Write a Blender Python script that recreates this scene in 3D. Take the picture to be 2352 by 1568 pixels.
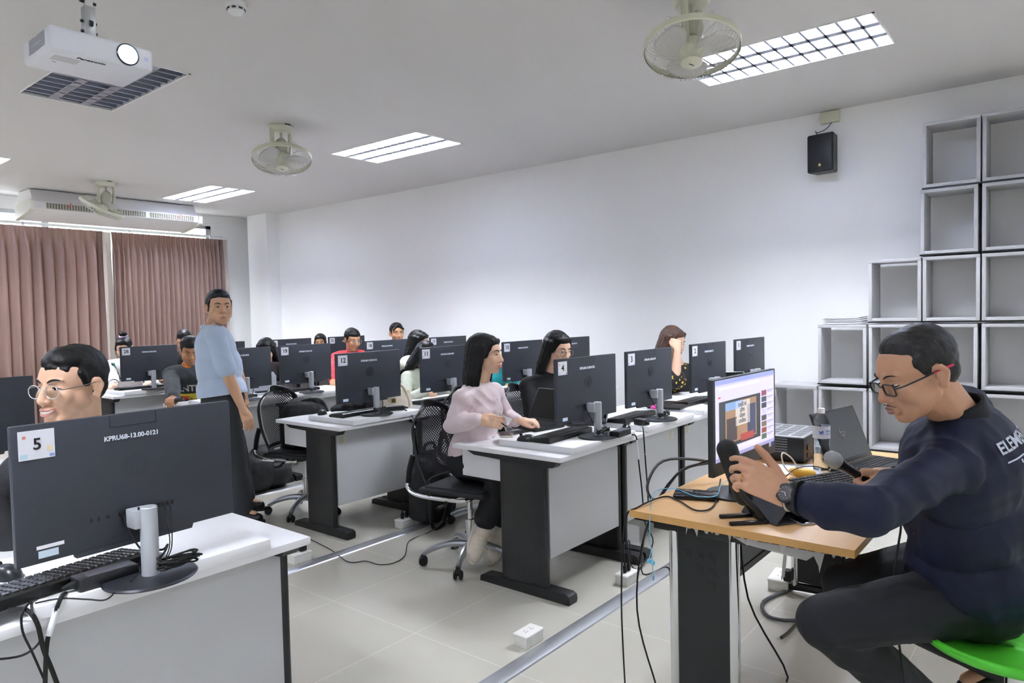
import bpy, bmesh, math, random
import numpy as np
from mathutils import Vector, Matrix, Euler, noise
for o in list(bpy.data.objects): bpy.data.objects.remove(o)
SC=bpy.context.scene; COL=SC.collection
R=math.radians; PI=math.pi
# ---------------------------------------------------------------- camera, world, exposure
F=1614.6; EYE=Vector((0,0,1.48)); YAW,PITCH,ROLL=R(50.893),R(2.266),R(1.258)
fw=Vector((math.sin(YAW)*math.cos(PITCH),math.cos(YAW)*math.cos(PITCH),-math.sin(PITCH)))
r0=Vector((math.cos(YAW),-math.sin(YAW),0)); d0=fw.cross(r0)
rt=r0*math.cos(ROLL)+d0*math.sin(ROLL); dn=-r0*math.sin(ROLL)+d0*math.cos(ROLL)
cd=bpy.data.cameras.new('camera'); cam=bpy.data.objects.new('camera',cd); COL.objects.link(cam)
cd.sensor_width=36; cd.lens=F/2352*36; cd.clip_start=.05; cd.clip_end=100
cam.matrix_world=Matrix(((rt.x,-dn.x,-fw.x,EYE.x),(rt.y,-dn.y,-fw.y,EYE.y),(rt.z,-dn.z,-fw.z,EYE.z),(0,0,0,1)))
SC.camera=cam
W=bpy.data.worlds.new('world'); SC.world=W; W.use_nodes=True
W.node_tree.nodes['Background'].inputs[0].default_value=(.9,.95,1,1); W.node_tree.nodes['Background'].inputs[1].default_value=1.3
vs=SC.view_settings; vs.view_transform='Standard'; vs.look='None'; vs.gamma=1; vs.use_curve_mapping=False; vs.exposure=2.1
TUBE=100.0
# a point of the place seen at photo pixel (px,py), on a plane z=, y=, x= or at a depth d
def ray(px,py): return rt*((px-1176)/F)+dn*((py-784)/F)+fw
def AZ(px,py,z): v=ray(px,py); return EYE+v*((z-EYE.z)/v.z)
def AY(px,py,y): v=ray(px,py); return EYE+v*(y/v.y)
def AX(px,py,x): v=ray(px,py); return EYE+v*(x/v.x)
def AD(px,py,d): return EYE+ray(px,py)*d
# ---------------------------------------------------------------- materials
def lin(c):
    if isinstance(c,str): c=tuple(int(c[i:i+2],16)/255 for i in (0,2,4))
    return tuple((x/12.92 if x<=.04045 else ((x+.055)/1.055)**2.4) for x in c)+(1,)
MC={}
def mat(name,c,rough=.5,metal=0,var=.04,scale=20,bump=0,bscale=None,emis=None,estr=0,alpha=None,trans=0,ior=1.45,coat=0,sheen=0,spec=.5,sss=0,dist=.002,stretch=None):
    if name in MC: return MC[name]
    m=bpy.data.materials.new(name); m.use_nodes=True; nt=m.node_tree; b=nt.nodes['Principled BSDF']
    col=lin(c); N=nt.nodes.new; L=nt.links.new
    b.inputs['Roughness'].default_value=rough; b.inputs['Metallic'].default_value=metal
    b.inputs['Specular IOR Level'].default_value=spec; b.inputs['IOR'].default_value=ior
    if coat: b.inputs['Coat Weight'].default_value=coat
    if sheen: b.inputs['Sheen Weight'].default_value=sheen
    if trans: b.inputs['Transmission Weight'].default_value=trans
    if alpha is not None: b.inputs['Alpha'].default_value=alpha
    tc=N('ShaderNodeTexCoord'); mp=N('ShaderNodeMapping'); L(tc.outputs['Object'],mp.inputs['Vector'])
    if stretch: mp.inputs['Scale'].default_value=stretch
    nz=N('ShaderNodeTexNoise'); nz.inputs['Scale'].default_value=scale; nz.inputs['Detail'].default_value=3; L(mp.outputs[0],nz.inputs['Vector'])
    mx=N('ShaderNodeMix'); mx.data_type='RGBA'
    mx.inputs[6].default_value=tuple(min(1,x*(1+var)) for x in col[:3])+(1,); mx.inputs[7].default_value=tuple(x*(1-var) for x in col[:3])+(1,)
    L(nz.outputs['Fac'],mx.inputs[0]); L(mx.outputs[2],b.inputs['Base Color'])
    if bump:
        n2=N('ShaderNodeTexNoise'); n2.inputs['Scale'].default_value=bscale or scale; n2.inputs['Detail'].default_value=4; L(mp.outputs[0],n2.inputs['Vector'])
        bp=N('ShaderNodeBump'); bp.inputs['Strength'].default_value=bump; bp.inputs['Distance'].default_value=dist; L(n2.outputs['Fac'],bp.inputs['Height']); L(bp.outputs[0],b.inputs['Normal'])
    if emis: b.inputs['Emission Color'].default_value=lin(emis); b.inputs['Emission Strength'].default_value=estr
    if sss: b.inputs['Subsurface Weight'].default_value=sss; b.inputs['Subsurface Radius'].default_value=(.02,.008,.004); b.inputs['Subsurface Scale'].default_value=.4
    MC[name]=m; return m
def nodes(m):
    nt=m.node_tree; return nt,nt.nodes['Principled BSDF'],nt.nodes.new,nt.links.new
# ---------------------------------------------------------------- mesh building
def tr(loc=(0,0,0),rot=(0,0,0),sc=(1,1,1)):
    return Matrix.Translation(loc)@Euler(rot).to_matrix().to_4x4()@Matrix.Diagonal((*sc,1))
class B:
    def __init__(s): s.bm=bmesh.new(); s.mi=0; s.T=Matrix()
    def _add(s,vs,fs,T=None,smooth=None):
        M=s.T@(T or Matrix()); v=[s.bm.verts.new(M@Vector(p)) for p in vs]
        for f in fs:
            try: g=s.bm.faces.new([v[i] for i in f]); g.material_index=s.mi
            except ValueError: pass
        return v
    def box(s,c,d,rot=(0,0,0),bev=0,seg=2):
        t=bmesh.new(); bmesh.ops.create_cube(t,size=1); bmesh.ops.scale(t,vec=d,verts=t.verts)
        if bev: bmesh.ops.bevel(t,geom=t.edges[:],offset=min(bev,min(d)*.49),segments=seg,affect='EDGES',profile=.5)
        return s._join(t,tr(c,rot))
    def _join(s,t,T):
        t.verts.index_update(); vs=[v.co.copy() for v in t.verts]; fs=[[v.index for v in f.verts] for f in t.faces]; t.free()
        s._add(vs,fs,T); return s
    def bx(s,x0,x1,y0,y1,z0,z1,bev=0,seg=2):
        return s.box(((x0+x1)/2,(y0+y1)/2,(z0+z1)/2),(abs(x1-x0),abs(y1-y0),abs(z1-z0)),bev=bev,seg=seg)
    def lathe(s,prof,n=24,T=None,cap=True):
        vs=[];fs=[];m=len(prof)
        for i in range(n):
            a=2*PI*i/n
            for r,z in prof: vs.append((r*math.cos(a),r*math.sin(a),z))
        for i in range(n):
            j=(i+1)%n
            for k in range(m-1): fs.append((i*m+k,j*m+k,j*m+k+1,i*m+k+1))
        if cap:
            if prof[0][0]>1e-6: fs.append([i*m for i in range(n)][::-1])
            if prof[-1][0]>1e-6: fs.append([i*m+m-1 for i in range(n)])
        t=bmesh.new(); v=[t.verts.new(p) for p in vs]
        for f in fs:
            try: t.faces.new([v[i] for i in f])
            except ValueError: pass
        bmesh.ops.remove_doubles(t,verts=t.verts,dist=1e-6)
        return s._join(t,T or Matrix())
    def cyl(s,p0,p1,r0,r1=None,n=16,bev=0):
        p0=Vector(p0);p1=Vector(p1);d=p1-p0;L=d.length
        if L<1e-7: return s
        r1=r0 if r1 is None else r1
        T=Matrix.Translation(p0)@d.to_track_quat('Z','Y').to_matrix().to_4x4()
        pr=[(r0,0),(r1,L)] if not bev else [(r0-bev,0),(r0,bev),(r1,L-bev),(r1-bev,L)]
        return s.lathe(pr,n,T)
    def ell(s,c,r,rot=(0,0,0),n=16,m=10,T=None):
        pr=[(math.sin(PI*k/m),-math.cos(PI*k/m)) for k in range(m+1)]; pr[0]=(0,-1);pr[-1]=(0,1)
        if not hasattr(r,'__len__'): r=(r,r,r)
        return s.lathe(pr,n,(T or Matrix())@tr(c,rot,r),cap=False)
    def cap(s,p0,p1,r0,r1=None,n=14,m=5):
        p0=Vector(p0);p1=Vector(p1);d=p1-p0;L=d.length; r1=r0 if r1 is None else r1
        T=Matrix.Translation(p0)@(d.to_track_quat('Z','Y').to_matrix().to_4x4() if L>1e-6 else Matrix())
        pr=[(r0*math.cos(a),r0*math.sin(a)) for a in [-PI/2+PI/2*k/m for k in range(m+1)]]+[(r1*math.cos(a),L+r1*math.sin(a)) for a in [PI/2*k/m for k in range(m+1)]]
        pr[0]=(0,-r0);pr[-1]=(0,L+r1)
        return s.lathe(pr,n,T,cap=False)
    def tube(s,pts,r,n=8,closed=False,sub=5,rr=None):
        P=spline(pts,sub,closed) if sub else [Vector(p) for p in pts]
        k=len(P);vs=[];up=None
        for i,p in enumerate(P):
            a=P[(i+1)%k] if closed or i<k-1 else P[i]; b=P[i-1] if closed or i>0 else P[i]
            t=(a-b).normalized()
            if up is None: up=t.orthogonal().normalized()
            up=(up-t*up.dot(t)); up=up.normalized() if up.length>1e-6 else t.orthogonal().normalized()
            w=t.cross(up); q=(rr(i/(k-1)) if rr else r)
            for j in range(n): a=2*PI*j/n; vs.append(p+up*(q*math.cos(a))+w*(q*math.sin(a)))
        fs=[]
        for i in range(k if closed else k-1):
            i2=(i+1)%k
            for j in range(n): j2=(j+1)%n; fs.append((i*n+j,i*n+j2,i2*n+j2,i2*n+j))
        if not closed: fs+= [list(range(n))[::-1],[(k-1)*n+j for j in range(n)]]
        s._add(vs,fs); return s
    def prism(s,poly,z0,z1,T=None):
        k=len(poly); vs=[(x,y,z0) for x,y in poly]+[(x,y,z1) for x,y in poly]
        fs=[list(range(k))[::-1],list(range(k,2*k))]+[(i,(i+1)%k,(i+1)%k+k,i+k) for i in range(k)]
        s._add(vs,fs,T); return s
    def grid(s,fn,nu,nv,closeu=False):
        vs=[fn(i/(nu-(0 if closeu else 1)),j/(nv-1)) for i in range(nu) for j in range(nv)]
        fs=[(i*nv+j,((i+1)%nu)*nv+j,((i+1)%nu)*nv+j+1,i*nv+j+1) for i in range(nu if closeu else nu-1) for j in range(nv-1)]
        s._add(vs,fs); return s
    def build(s,name,m,parent=None,smooth=True,loc=None,rot=None,ang=35,fix=True):
        if fix: bmesh.ops.recalc_face_normals(s.bm,faces=s.bm.faces)
        me=bpy.data.meshes.new(name); s.bm.to_mesh(me); s.bm.free()
        for q in (m if isinstance(m,(list,tuple)) else [m]): me.materials.append(q)
        if smooth: me.shade_smooth(); me.set_sharp_from_angle(angle=R(ang))
        o=bpy.data.objects.new(name,me); COL.objects.link(o)
        if parent: o.parent=parent
        if loc is not None: o.location=loc
        if rot is not None: o.rotation_euler=rot
        return o
def spline(pts,sub,closed=False):
    P=[Vector(p) for p in pts]; n=len(P); out=[]
    if n<3: return P
    for i in range(n if closed else n-1):
        g=lambda k:P[k%n] if closed else P[max(0,min(n-1,k))]
        a,b,c,d=g(i-1),g(i),g(i+1),g(i+2)
        for k in range(sub):
            t=k/sub; out.append(.5*((2*b)+(c-a)*t+(2*a-5*b+4*c-d)*t*t+(3*b-a-3*c+d)*t**3))
    if not closed: out.append(P[-1])
    return out
def tag(o,label=None,cat=None,group=None,kind=None):
    if label: o['label']=label
    if cat: o['category']=cat
    if group: o['group']=group
    if kind: o['kind']=kind
    return o
def thing(name,label,cat,loc=(0,0,0),rz=0,group=None):
    o=bpy.data.objects.new(name,None); COL.objects.link(o); o.empty_display_size=.1; o.location=loc
    o.rotation_euler=(0,0,rz) if not hasattr(rz,'__len__') else rz
    return tag(o,label,cat,group)
def struct(o): o['kind']='structure'; return o
def dup(root,loc=None,rz=None,label=None,group=None):
    def cp(o,par):
        c=o.copy(); COL.objects.link(c)
        if par: c.parent=par
        for ch in KIDS.get(o.name,[]): cp(ch,c)
        return c
    KIDS={}
    for o in COL.objects:
        if o.parent: KIDS.setdefault(o.parent.name,[]).append(o)
    r=cp(root,None)
    if loc is not None: r.location=loc
    if rz is not None: r.rotation_euler=(0,0,rz)
    if label: r['label']=label
    if group: r['group']=group
    return r
TXT={}
def text(s,size,m,name='lettering',parent=None,loc=(0,0,0),rot=(PI/2,0,0),ax='CENTER',ext=.0004,bold=0,sx=1,shear=0):
    k=(s,size,ax,ext,bold,sx,shear,m.name)
    if k not in TXT:
        cu=bpy.data.curves.new('t','FONT'); cu.body=s; cu.size=size; cu.align_x=ax; cu.align_y='CENTER'; cu.extrude=ext; cu.offset=bold; cu.shear=shear; cu.resolution_u=3
        o=bpy.data.objects.new('t',cu); COL.objects.link(o); dg=bpy.context.evaluated_depsgraph_get()
        me=bpy.data.meshes.new_from_object(o.evaluated_get(dg)); bpy.data.objects.remove(o)
        if sx!=1: me.transform(Matrix.Diagonal((sx,1,1,1)))
        me.materials.clear(); me.materials.append(m); TXT[k]=me
    o=bpy.data.objects.new(name,TXT[k]); COL.objects.link(o); o.location=loc; o.rotation_euler=rot
    if parent: o.parent=parent
    return o
# common materials
WHITE=mat('white laminate','ECECEE',.38,var=.015,scale=8)
EDGE=mat('grey laminate','C6C7C8',.45,var=.02,scale=10)
BLKM=mat('black powder coated steel','17181A',.42,var=.1,scale=60,bump=.08,bscale=400)
BLKP=mat('black plastic','101113',.38,var=.1,scale=80,bump=.05,bscale=500)
RUB=mat('black rubber','0C0C0D',.6,var=.1,scale=80)
CHR=mat('chrome','D8DADD',.12,1,var=.02)
ALU=mat('aluminium','B4B7BB',.32,.9,var=.05,scale=60)
SLV=mat('silver plastic','B9BDC3',.38,.3,var=.03)
CASE=mat('slate computer casing','2F323A',.5,var=.06,scale=120,bump=.04,bscale=900)
PAPER=mat('paper','EEEFF3',.7,var=.02)
INK=mat('black ink','1A1A1E',.6)
CREAM=mat('cream plastic','DAD9C4',.45,var=.03)
DKG=mat('dark grey plastic','26282C',.4,var=.08)
# ---------------------------------------------------------------- room shell
XR,YF,ZC=6.42,10.75,3.14
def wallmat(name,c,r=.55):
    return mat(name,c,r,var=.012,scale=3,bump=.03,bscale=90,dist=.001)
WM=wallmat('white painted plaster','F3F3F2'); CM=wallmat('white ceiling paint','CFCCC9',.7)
fm=mat('polished cream porcelain tiles','D2CFC4',.1,var=.05,scale=1.5,spec=.55)
nt,b,N,L=nodes(fm)
tc=N('ShaderNodeTexCoord'); mp=N('ShaderNodeMapping'); L(tc.outputs['Object'],mp.inputs[0]); mp.inputs['Location'].default_value=(.28,.07,0)
br=N('ShaderNodeTexBrick'); L(mp.outputs[0],br.inputs['Vector']); br.offset=0; br.inputs['Scale'].default_value=1; br.inputs['Brick Width'].default_value=.62; br.inputs['Row Height'].default_value=.62; br.inputs['Mortar Size'].default_value=.0013
br.inputs['Color1'].default_value=lin('C2BFB4'); br.inputs['Color2'].default_value=lin('BEBBB0'); br.inputs['Mortar'].default_value=lin('E2E0D6')
wv=N('ShaderNodeTexNoise'); wv.inputs['Scale'].default_value=2.2; wv.inputs['Detail'].default_value=6; L(mp.outputs[0],wv.inputs[0])
mx=N('ShaderNodeMix'); mx.data_type='RGBA'; mx.blend_type='MULTIPLY'; mx.inputs[0].default_value=.25; L(br.outputs['Color'],mx.inputs[6]); L(wv.outputs['Color'],mx.inputs[7])
rp=N('ShaderNodeValToRGB'); L(wv.outputs['Fac'],rp.inputs[0]); rp.color_ramp.elements[0].color=(.86,.85,.82,1); rp.color_ramp.elements[1].color=(1,1,1,1); L(rp.outputs[0],mx.inputs[7]); mx.inputs[0].default_value=.5
L(mx.outputs[2],b.inputs['Base Color'])
struct(B().bx(-4,XR+.2,-3.6,YF+.2,-.1,0).build('floor',fm,smooth=False))
# ceiling with the recesses of the louvre lights left open
LX=[(1.75,2.39),(4.45,5.07),(-1.0,-.38)]; LY=[(.93,2.18),(4.68,5.94),(8.34,9.65),(-2.8,-1.55)]
HO=[(x,y) for x in LX for y in LY]
xs=sorted({-4,XR+.2}|{v for x in LX for v in x}); ys=sorted({-3.6,YF+.2}|{v for y in LY for v in y})
q=B()
for i in range(len(xs)-1):
    for j in range(len(ys)-1):
        if ((xs[i],xs[i+1]),(ys[j],ys[j+1])) in HO: continue
        q.bx(xs[i],xs[i+1],ys[j],ys[j+1],ZC,ZC+.14)
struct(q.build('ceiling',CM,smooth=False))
struct(B().bx(XR,XR+.2,-3.6,YF+.2,0,ZC+.14).build('wall_right',WM,smooth=False))
struct(B().bx(-4.2,-4,-3.6,YF+.2,0,ZC+.14).build('wall_left',WM,smooth=False))
struct(B().bx(-4,XR,-3.8,-3.6,0,ZC+.14).build('wall_near',WM,smooth=False))
struct(B().bx(6.2,XR,9.95,10.5,0,ZC).build('trim_1',WM,smooth=False))
q=B(); q.bx(-4,-3.4,YF,YF+.2,0,ZC+.14).bx(5.72,XR,YF,YF+.2,0,ZC+.14).bx(-3.4,5.72,YF,YF+.2,0,.7).bx(-3.4,5.72,YF,YF+.2,2.97,ZC+.14)
struct(q.build('wall_far',WM,smooth=False))
w=thing('window_1',None,None,(0,0,0)); struct(w)
q=B()
for x in (-3.36,-1.1,1.16,3.42,5.68): q.bx(x-.04,x+.04,YF+.02,YF+.1,.7,2.97)
q.bx(-3.4,5.72,YF+.02,YF+.1,.7,.76).bx(-3.4,5.72,YF+.02,YF+.1,2.92,2.97); q.build('window_frame',ALU,w,smooth=False)
B().bx(-3.4,5.72,YF+.055,YF+.065,.76,2.92).build('pane',mat('window glass','F4F8FA',.02,trans=1,ior=1.02),w,smooth=False)
struct(B().bx(XR-.015,XR,-3.6,9.95,0,.1).build('baseboard_right',EDGE,smooth=False))
# ---------------------------------------------------------------- louvre ceiling lights
TB=mat('glowing tube','FFFFFF',.4,emis='F2F6FF',estr=TUBE); TOFF=mat('unlit tube','E6E6E4',.4)
MIR=mat('mirror reflector','B9BECB',.4,.8,var=.02); FRM=mat('white light frame','E2E2E0',.4)
def light(x,y,on,label):
    (x0,x1),(y0,y1)=x,y; cx,cy=(x0+x1)/2,(y0+y1)/2; hx,hy=(x1-x0)/2,(y1-y0)/2
    t=thing('ceiling_light',label,'ceiling light',(cx,cy,ZC),0,'recessed louvre lights')
    q=B()
    for s in (-1,1):
        q.bx(s*hx-.014*(s>0),s*hx+.014*(s<0),-hy,hy,-.004,.012); q.bx(-hx,hx,s*hy-.014*(s>0),s*hy+.014*(s<0),-.004,.012)
    q.build('frame',FRM,t,smooth=False)
    q=B(); q.bx(-hx,hx,-hy,hy,.12,.135); 
    for s in (-1,1): q.bx(s*hx-.006*s-.005,s*hx-.006*s+.005,-hy,hy,.0,.13); q.bx(-hx,hx,s*hy-.006*s-.005,s*hy-.006*s+.005,.0,.13)
    q.build('housing',MIR,t,smooth=False)
    q=B(); w=2*hx/3
    for k in (1,2): # longitudinal V reflectors between the tubes
        q.prism([(-.03,.0),(.03,.0),(.006,.075),(-.006,.075)],-hy+.01,hy-.01,Matrix.Translation((-hx+k*w,0,0))@Matrix.Rotation(PI/2,4,'X')@Matrix.Diagonal((1,1,-1,1)))
    for k in range(11):
        yy=-hy+(k+1)*2*hy/12
        q.prism([(-.008,0),(.008,0),(.001,.045),(-.001,.045)],-hx+.01,hx-.01,Matrix.Translation((0,yy,0))@Matrix(((0,0,1,0),(1,0,0,0),(0,1,0,0),(0,0,0,1))))
    q.build('louvre',MIR,t,smooth=False)
    for k in range(3):
        B().cyl((-hx+(k+.5)*w,-hy+.05,.085),(-hx+(k+.5)*w,hy-.05,.085),.014,n=8).build('tube_lamp',TB if on else TOFF,t)
    return t
for i,x in enumerate(LX):
    for j,y in enumerate(LY):
        if i==0 and j in (0,3): continue
        lab={(1,0):'lit louvre ceiling light nearest, overlapped by the big fan guard',(1,1):'lit white louvre ceiling light in the middle of the ceiling beside a fan',(1,2):'lit ceiling light farthest back near the end of the white wall',
             (0,1):'switched-off grey louvre ceiling light behind the hanging projector',(0,2):'lit ceiling light cut by the left edge of the photo',(0,3):'a',(1,3):'lit louvre ceiling light behind the photographer, right',(2,0):'lit louvre ceiling light left of the photographer',(2,1):'lit louvre ceiling light over the left desks, outside the photo',(2,2):'lit louvre ceiling light at the far left, outside the photo',(2,3):'lit louvre ceiling light behind the photographer, left'}[(i,j)]
        light(x,y,not(i==0 and j==1),lab)
# ---------------------------------------------------------------- metal floor cable covers
ALM=mat('brushed aluminium floor strip','C3C6CB',.33,.75,var=.12,scale=6,stretch=(1,30,1))
for k,(y,lab) in enumerate(((1.785,'metal cable strip on the floor in front of the nearest desk row'),(3.56,'metal cable strip on the floor in front of the second desk row'),(5.36,'metal cable strip on the floor in front of the third desk row'),(7.17,'metal cable strip on the floor in front of the fourth desk row'))):
    q=B(); q.prism([(-.045,0),(-.04,.006),(-.02,.011),(.02,.011),(.04,.006),(.045,0)],-3.4,6.35,Matrix.Translation((0,y+.045,0))@Matrix(((0,0,1,0),(1,0,0,0),(0,1,0,0),(0,0,0,1))))
    tag(q.build('floor_cable_cover',ALM),lab,'cable cover','floor cable strips')
# ---------------------------------------------------------------- desks
STK=mat('faded inventory sticker','D9D6C4',.7,var=.05,scale=30)
PERF=mat('perforated black steel','17181A',.42,var=.1,scale=60)
nt,b,N,L=nodes(PERF); tc=N('ShaderNodeTexCoord'); vz=N('ShaderNodeTexVoronoi'); vz.inputs['Scale'].default_value=95; vz.inputs['Randomness'].default_value=0; L(tc.outputs['Object'],vz.inputs[0])
bp=N('ShaderNodeBump'); bp.inputs['Strength'].default_value=.5; bp.inputs['Distance'].default_value=.002; L(vz.outputs['Distance'],bp.inputs['Height']); L(bp.outputs[0],b.inputs['Normal'])
YZX=Matrix(((0,0,1,0),(1,0,0,0),(0,1,0,0),(0,0,0,1)))   # prism drawn in (y,z), extruded along x
def foot(s,x):
    q=B(); q.prism([(-.03,.0),(-.035,.02),(-.03,.045),(-.01,.055),(.16,.055),(.54,.042),(.565,.03),(.57,.0)],x-.035,x+.035,YZX)
    return q
def make_desk(w=.8,label='',group=None):
    t=thing('computer_desk',label,'desk',group=group)
    B().bx(0,w,0,.75,.725,.75,bev=.002).build('desktop',WHITE,t)
    B().bx(.055,w-.03,.112,.13,.2,.72,bev=.001).build('modesty_panel',EDGE,t)
    q=B().bx(.05,.068,.38,.72,.565,.725,bev=.001); q.bx(w-.068,w-.05,.38,.72,.565,.725,bev=.001); q.bx(.05,w-.05,.7,.715,.565,.725); q.build('cable_box',WHITE,t)
    for sx in (.045,w-.045):
        s=1 if sx<.1 else -1
        p=B(); p.prism([(.125,0),(.145,-.0),(.4,0),(.42,.012),(.42,.03),(.125,.03)],.05,.69,Matrix.Translation((sx-s*.03,0,0))@Matrix.Diagonal((s,1,1,1))@Matrix(((0,1,0,0),(1,0,0,0),(0,0,1,0),(0,0,0,1))))
        p.cyl((sx-s*.012,.125,.05),(sx-s*.012,.125,.69),.019,n=16)
        pl=p.build('leg_pillar',PERF,t)
        foot(s,sx).build('foot',BLKM,t)
        B().prism([(.03,.725),(.66,.725),(.6,.70),(.1,.685),(.06,.69)],sx-.03,sx+.03,YZX).build('bracket',BLKM,t)
    return t
DX={0:2.86,1:3.66,2:4.46,3:5.28}; DY=[2.03,3.81,5.58,7.38]
D0=make_desk(.795,'','computer desks in rows')
D0.location=(DX[0],DY[0],0)
names={0:'nearest row',1:'second row',2:'third row',3:'farthest row'}
cards={(0,0):'4',(0,1):'3',(0,2):'2',(0,3):'1',(1,0):'12',(1,1):'11',(1,2):'10',(1,3):'9',(2,0):'20',(2,1):'19',(2,2):'18',(2,3):'17',(3,0):'28',(3,1):'27',(3,2):'26',(3,3):'25'}
desks={}
NW={'1':'one','2':'two','3':'three','4':'four','5':'five','9':'nine','10':'ten','11':'eleven','12':'twelve','17':'seventeen','18':'eighteen','19':'nineteen','20':'twenty','25':'twenty-five','26':'twenty-six','27':'twenty-seven','28':'twenty-eight','13':'thirteen'}
for (r,c),n in cards.items():
    lab={'4':'white desk with black slotted leg at the aisle, under monitor card four, laptop on it','12':'white desk at the aisle under monitor card twelve with a black leg and inventory sticker','3':'white desk joined to the right of desk four, under monitor card three'}.get(n,'white computer desk carrying the computer with card %s in the %s'%(NW[n],names[r]))
    if n in ('27','20','9','17'): lab={'27':'white desk of the farthest row behind the standing man','20':'white desk hidden behind the standing man in the third row','9':'white desk in the second row at the wall behind the woman in black blazer','17':'white desk in the third row nearest the white wall'}[n]
    d=D0 if (r,c)==(0,0) else dup(D0,(DX[c],DY[r],0))
    tag(d,lab,'desk','computer desks in rows'); desks[n]=d
desks['5']=tag(make_desk(1.59),None,'desk','computer desks in rows'); desks['5'].location=(-.22,2.0,0); desks['5']['label']=('white desk in the left foreground under monitor card five')
desks['13']=dup(D0,(.575,3.81,0),label='white desk behind the smiling young man, left edge')
# inventory stickers on the modesty panels
for x,y,lab in ((2.96,3.81,'paper inventory sticker on the panel of the desk under monitor card twelve'),(4.30,2.03,'paper inventory sticker on the panel of the desk under monitor card three'),(4.56,2.03,'paper inventory sticker on the panel of the desk under monitor card two')):
    s=B().bx(-.035,.035,-.0008,0,-.03,.03); o=s.build('inventory_sticker',STK,smooth=False,loc=(x,y+.1115,.645)); tag(o,lab,'sticker','inventory stickers')
    q=B()
    for k in range(7): q.bx(-.028,.028-.01*(k%3),-.0014,-.0008,.022-k*.008,.024-k*.008)
    q.build('print',mat('grey print','6A6A68',.7),o,smooth=False)
# white riser boards on the desks
rb=None; risers={}
for n in list(cards.values())+['5','13']:
    d=desks[n].location; off=.1 if n!='5' else .79
    p=(d.x+off,d.y-.012,.7515)
    lab='white riser board under the computer with number card '+NW[n] if n in NW and n!='13' else {'13':'white riser board behind the smiling young man','6':'white riser board at the lower left corner'}[n]
    if not rb: rb=B().bx(0,.645,0,.5,0,.034,bev=.0015).build('riser_board',WHITE); o=rb; o.location=p
    else: o=dup(rb,p)
    tag(o,lab,'board','riser boards on the desks')
RZ=.7865
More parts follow.
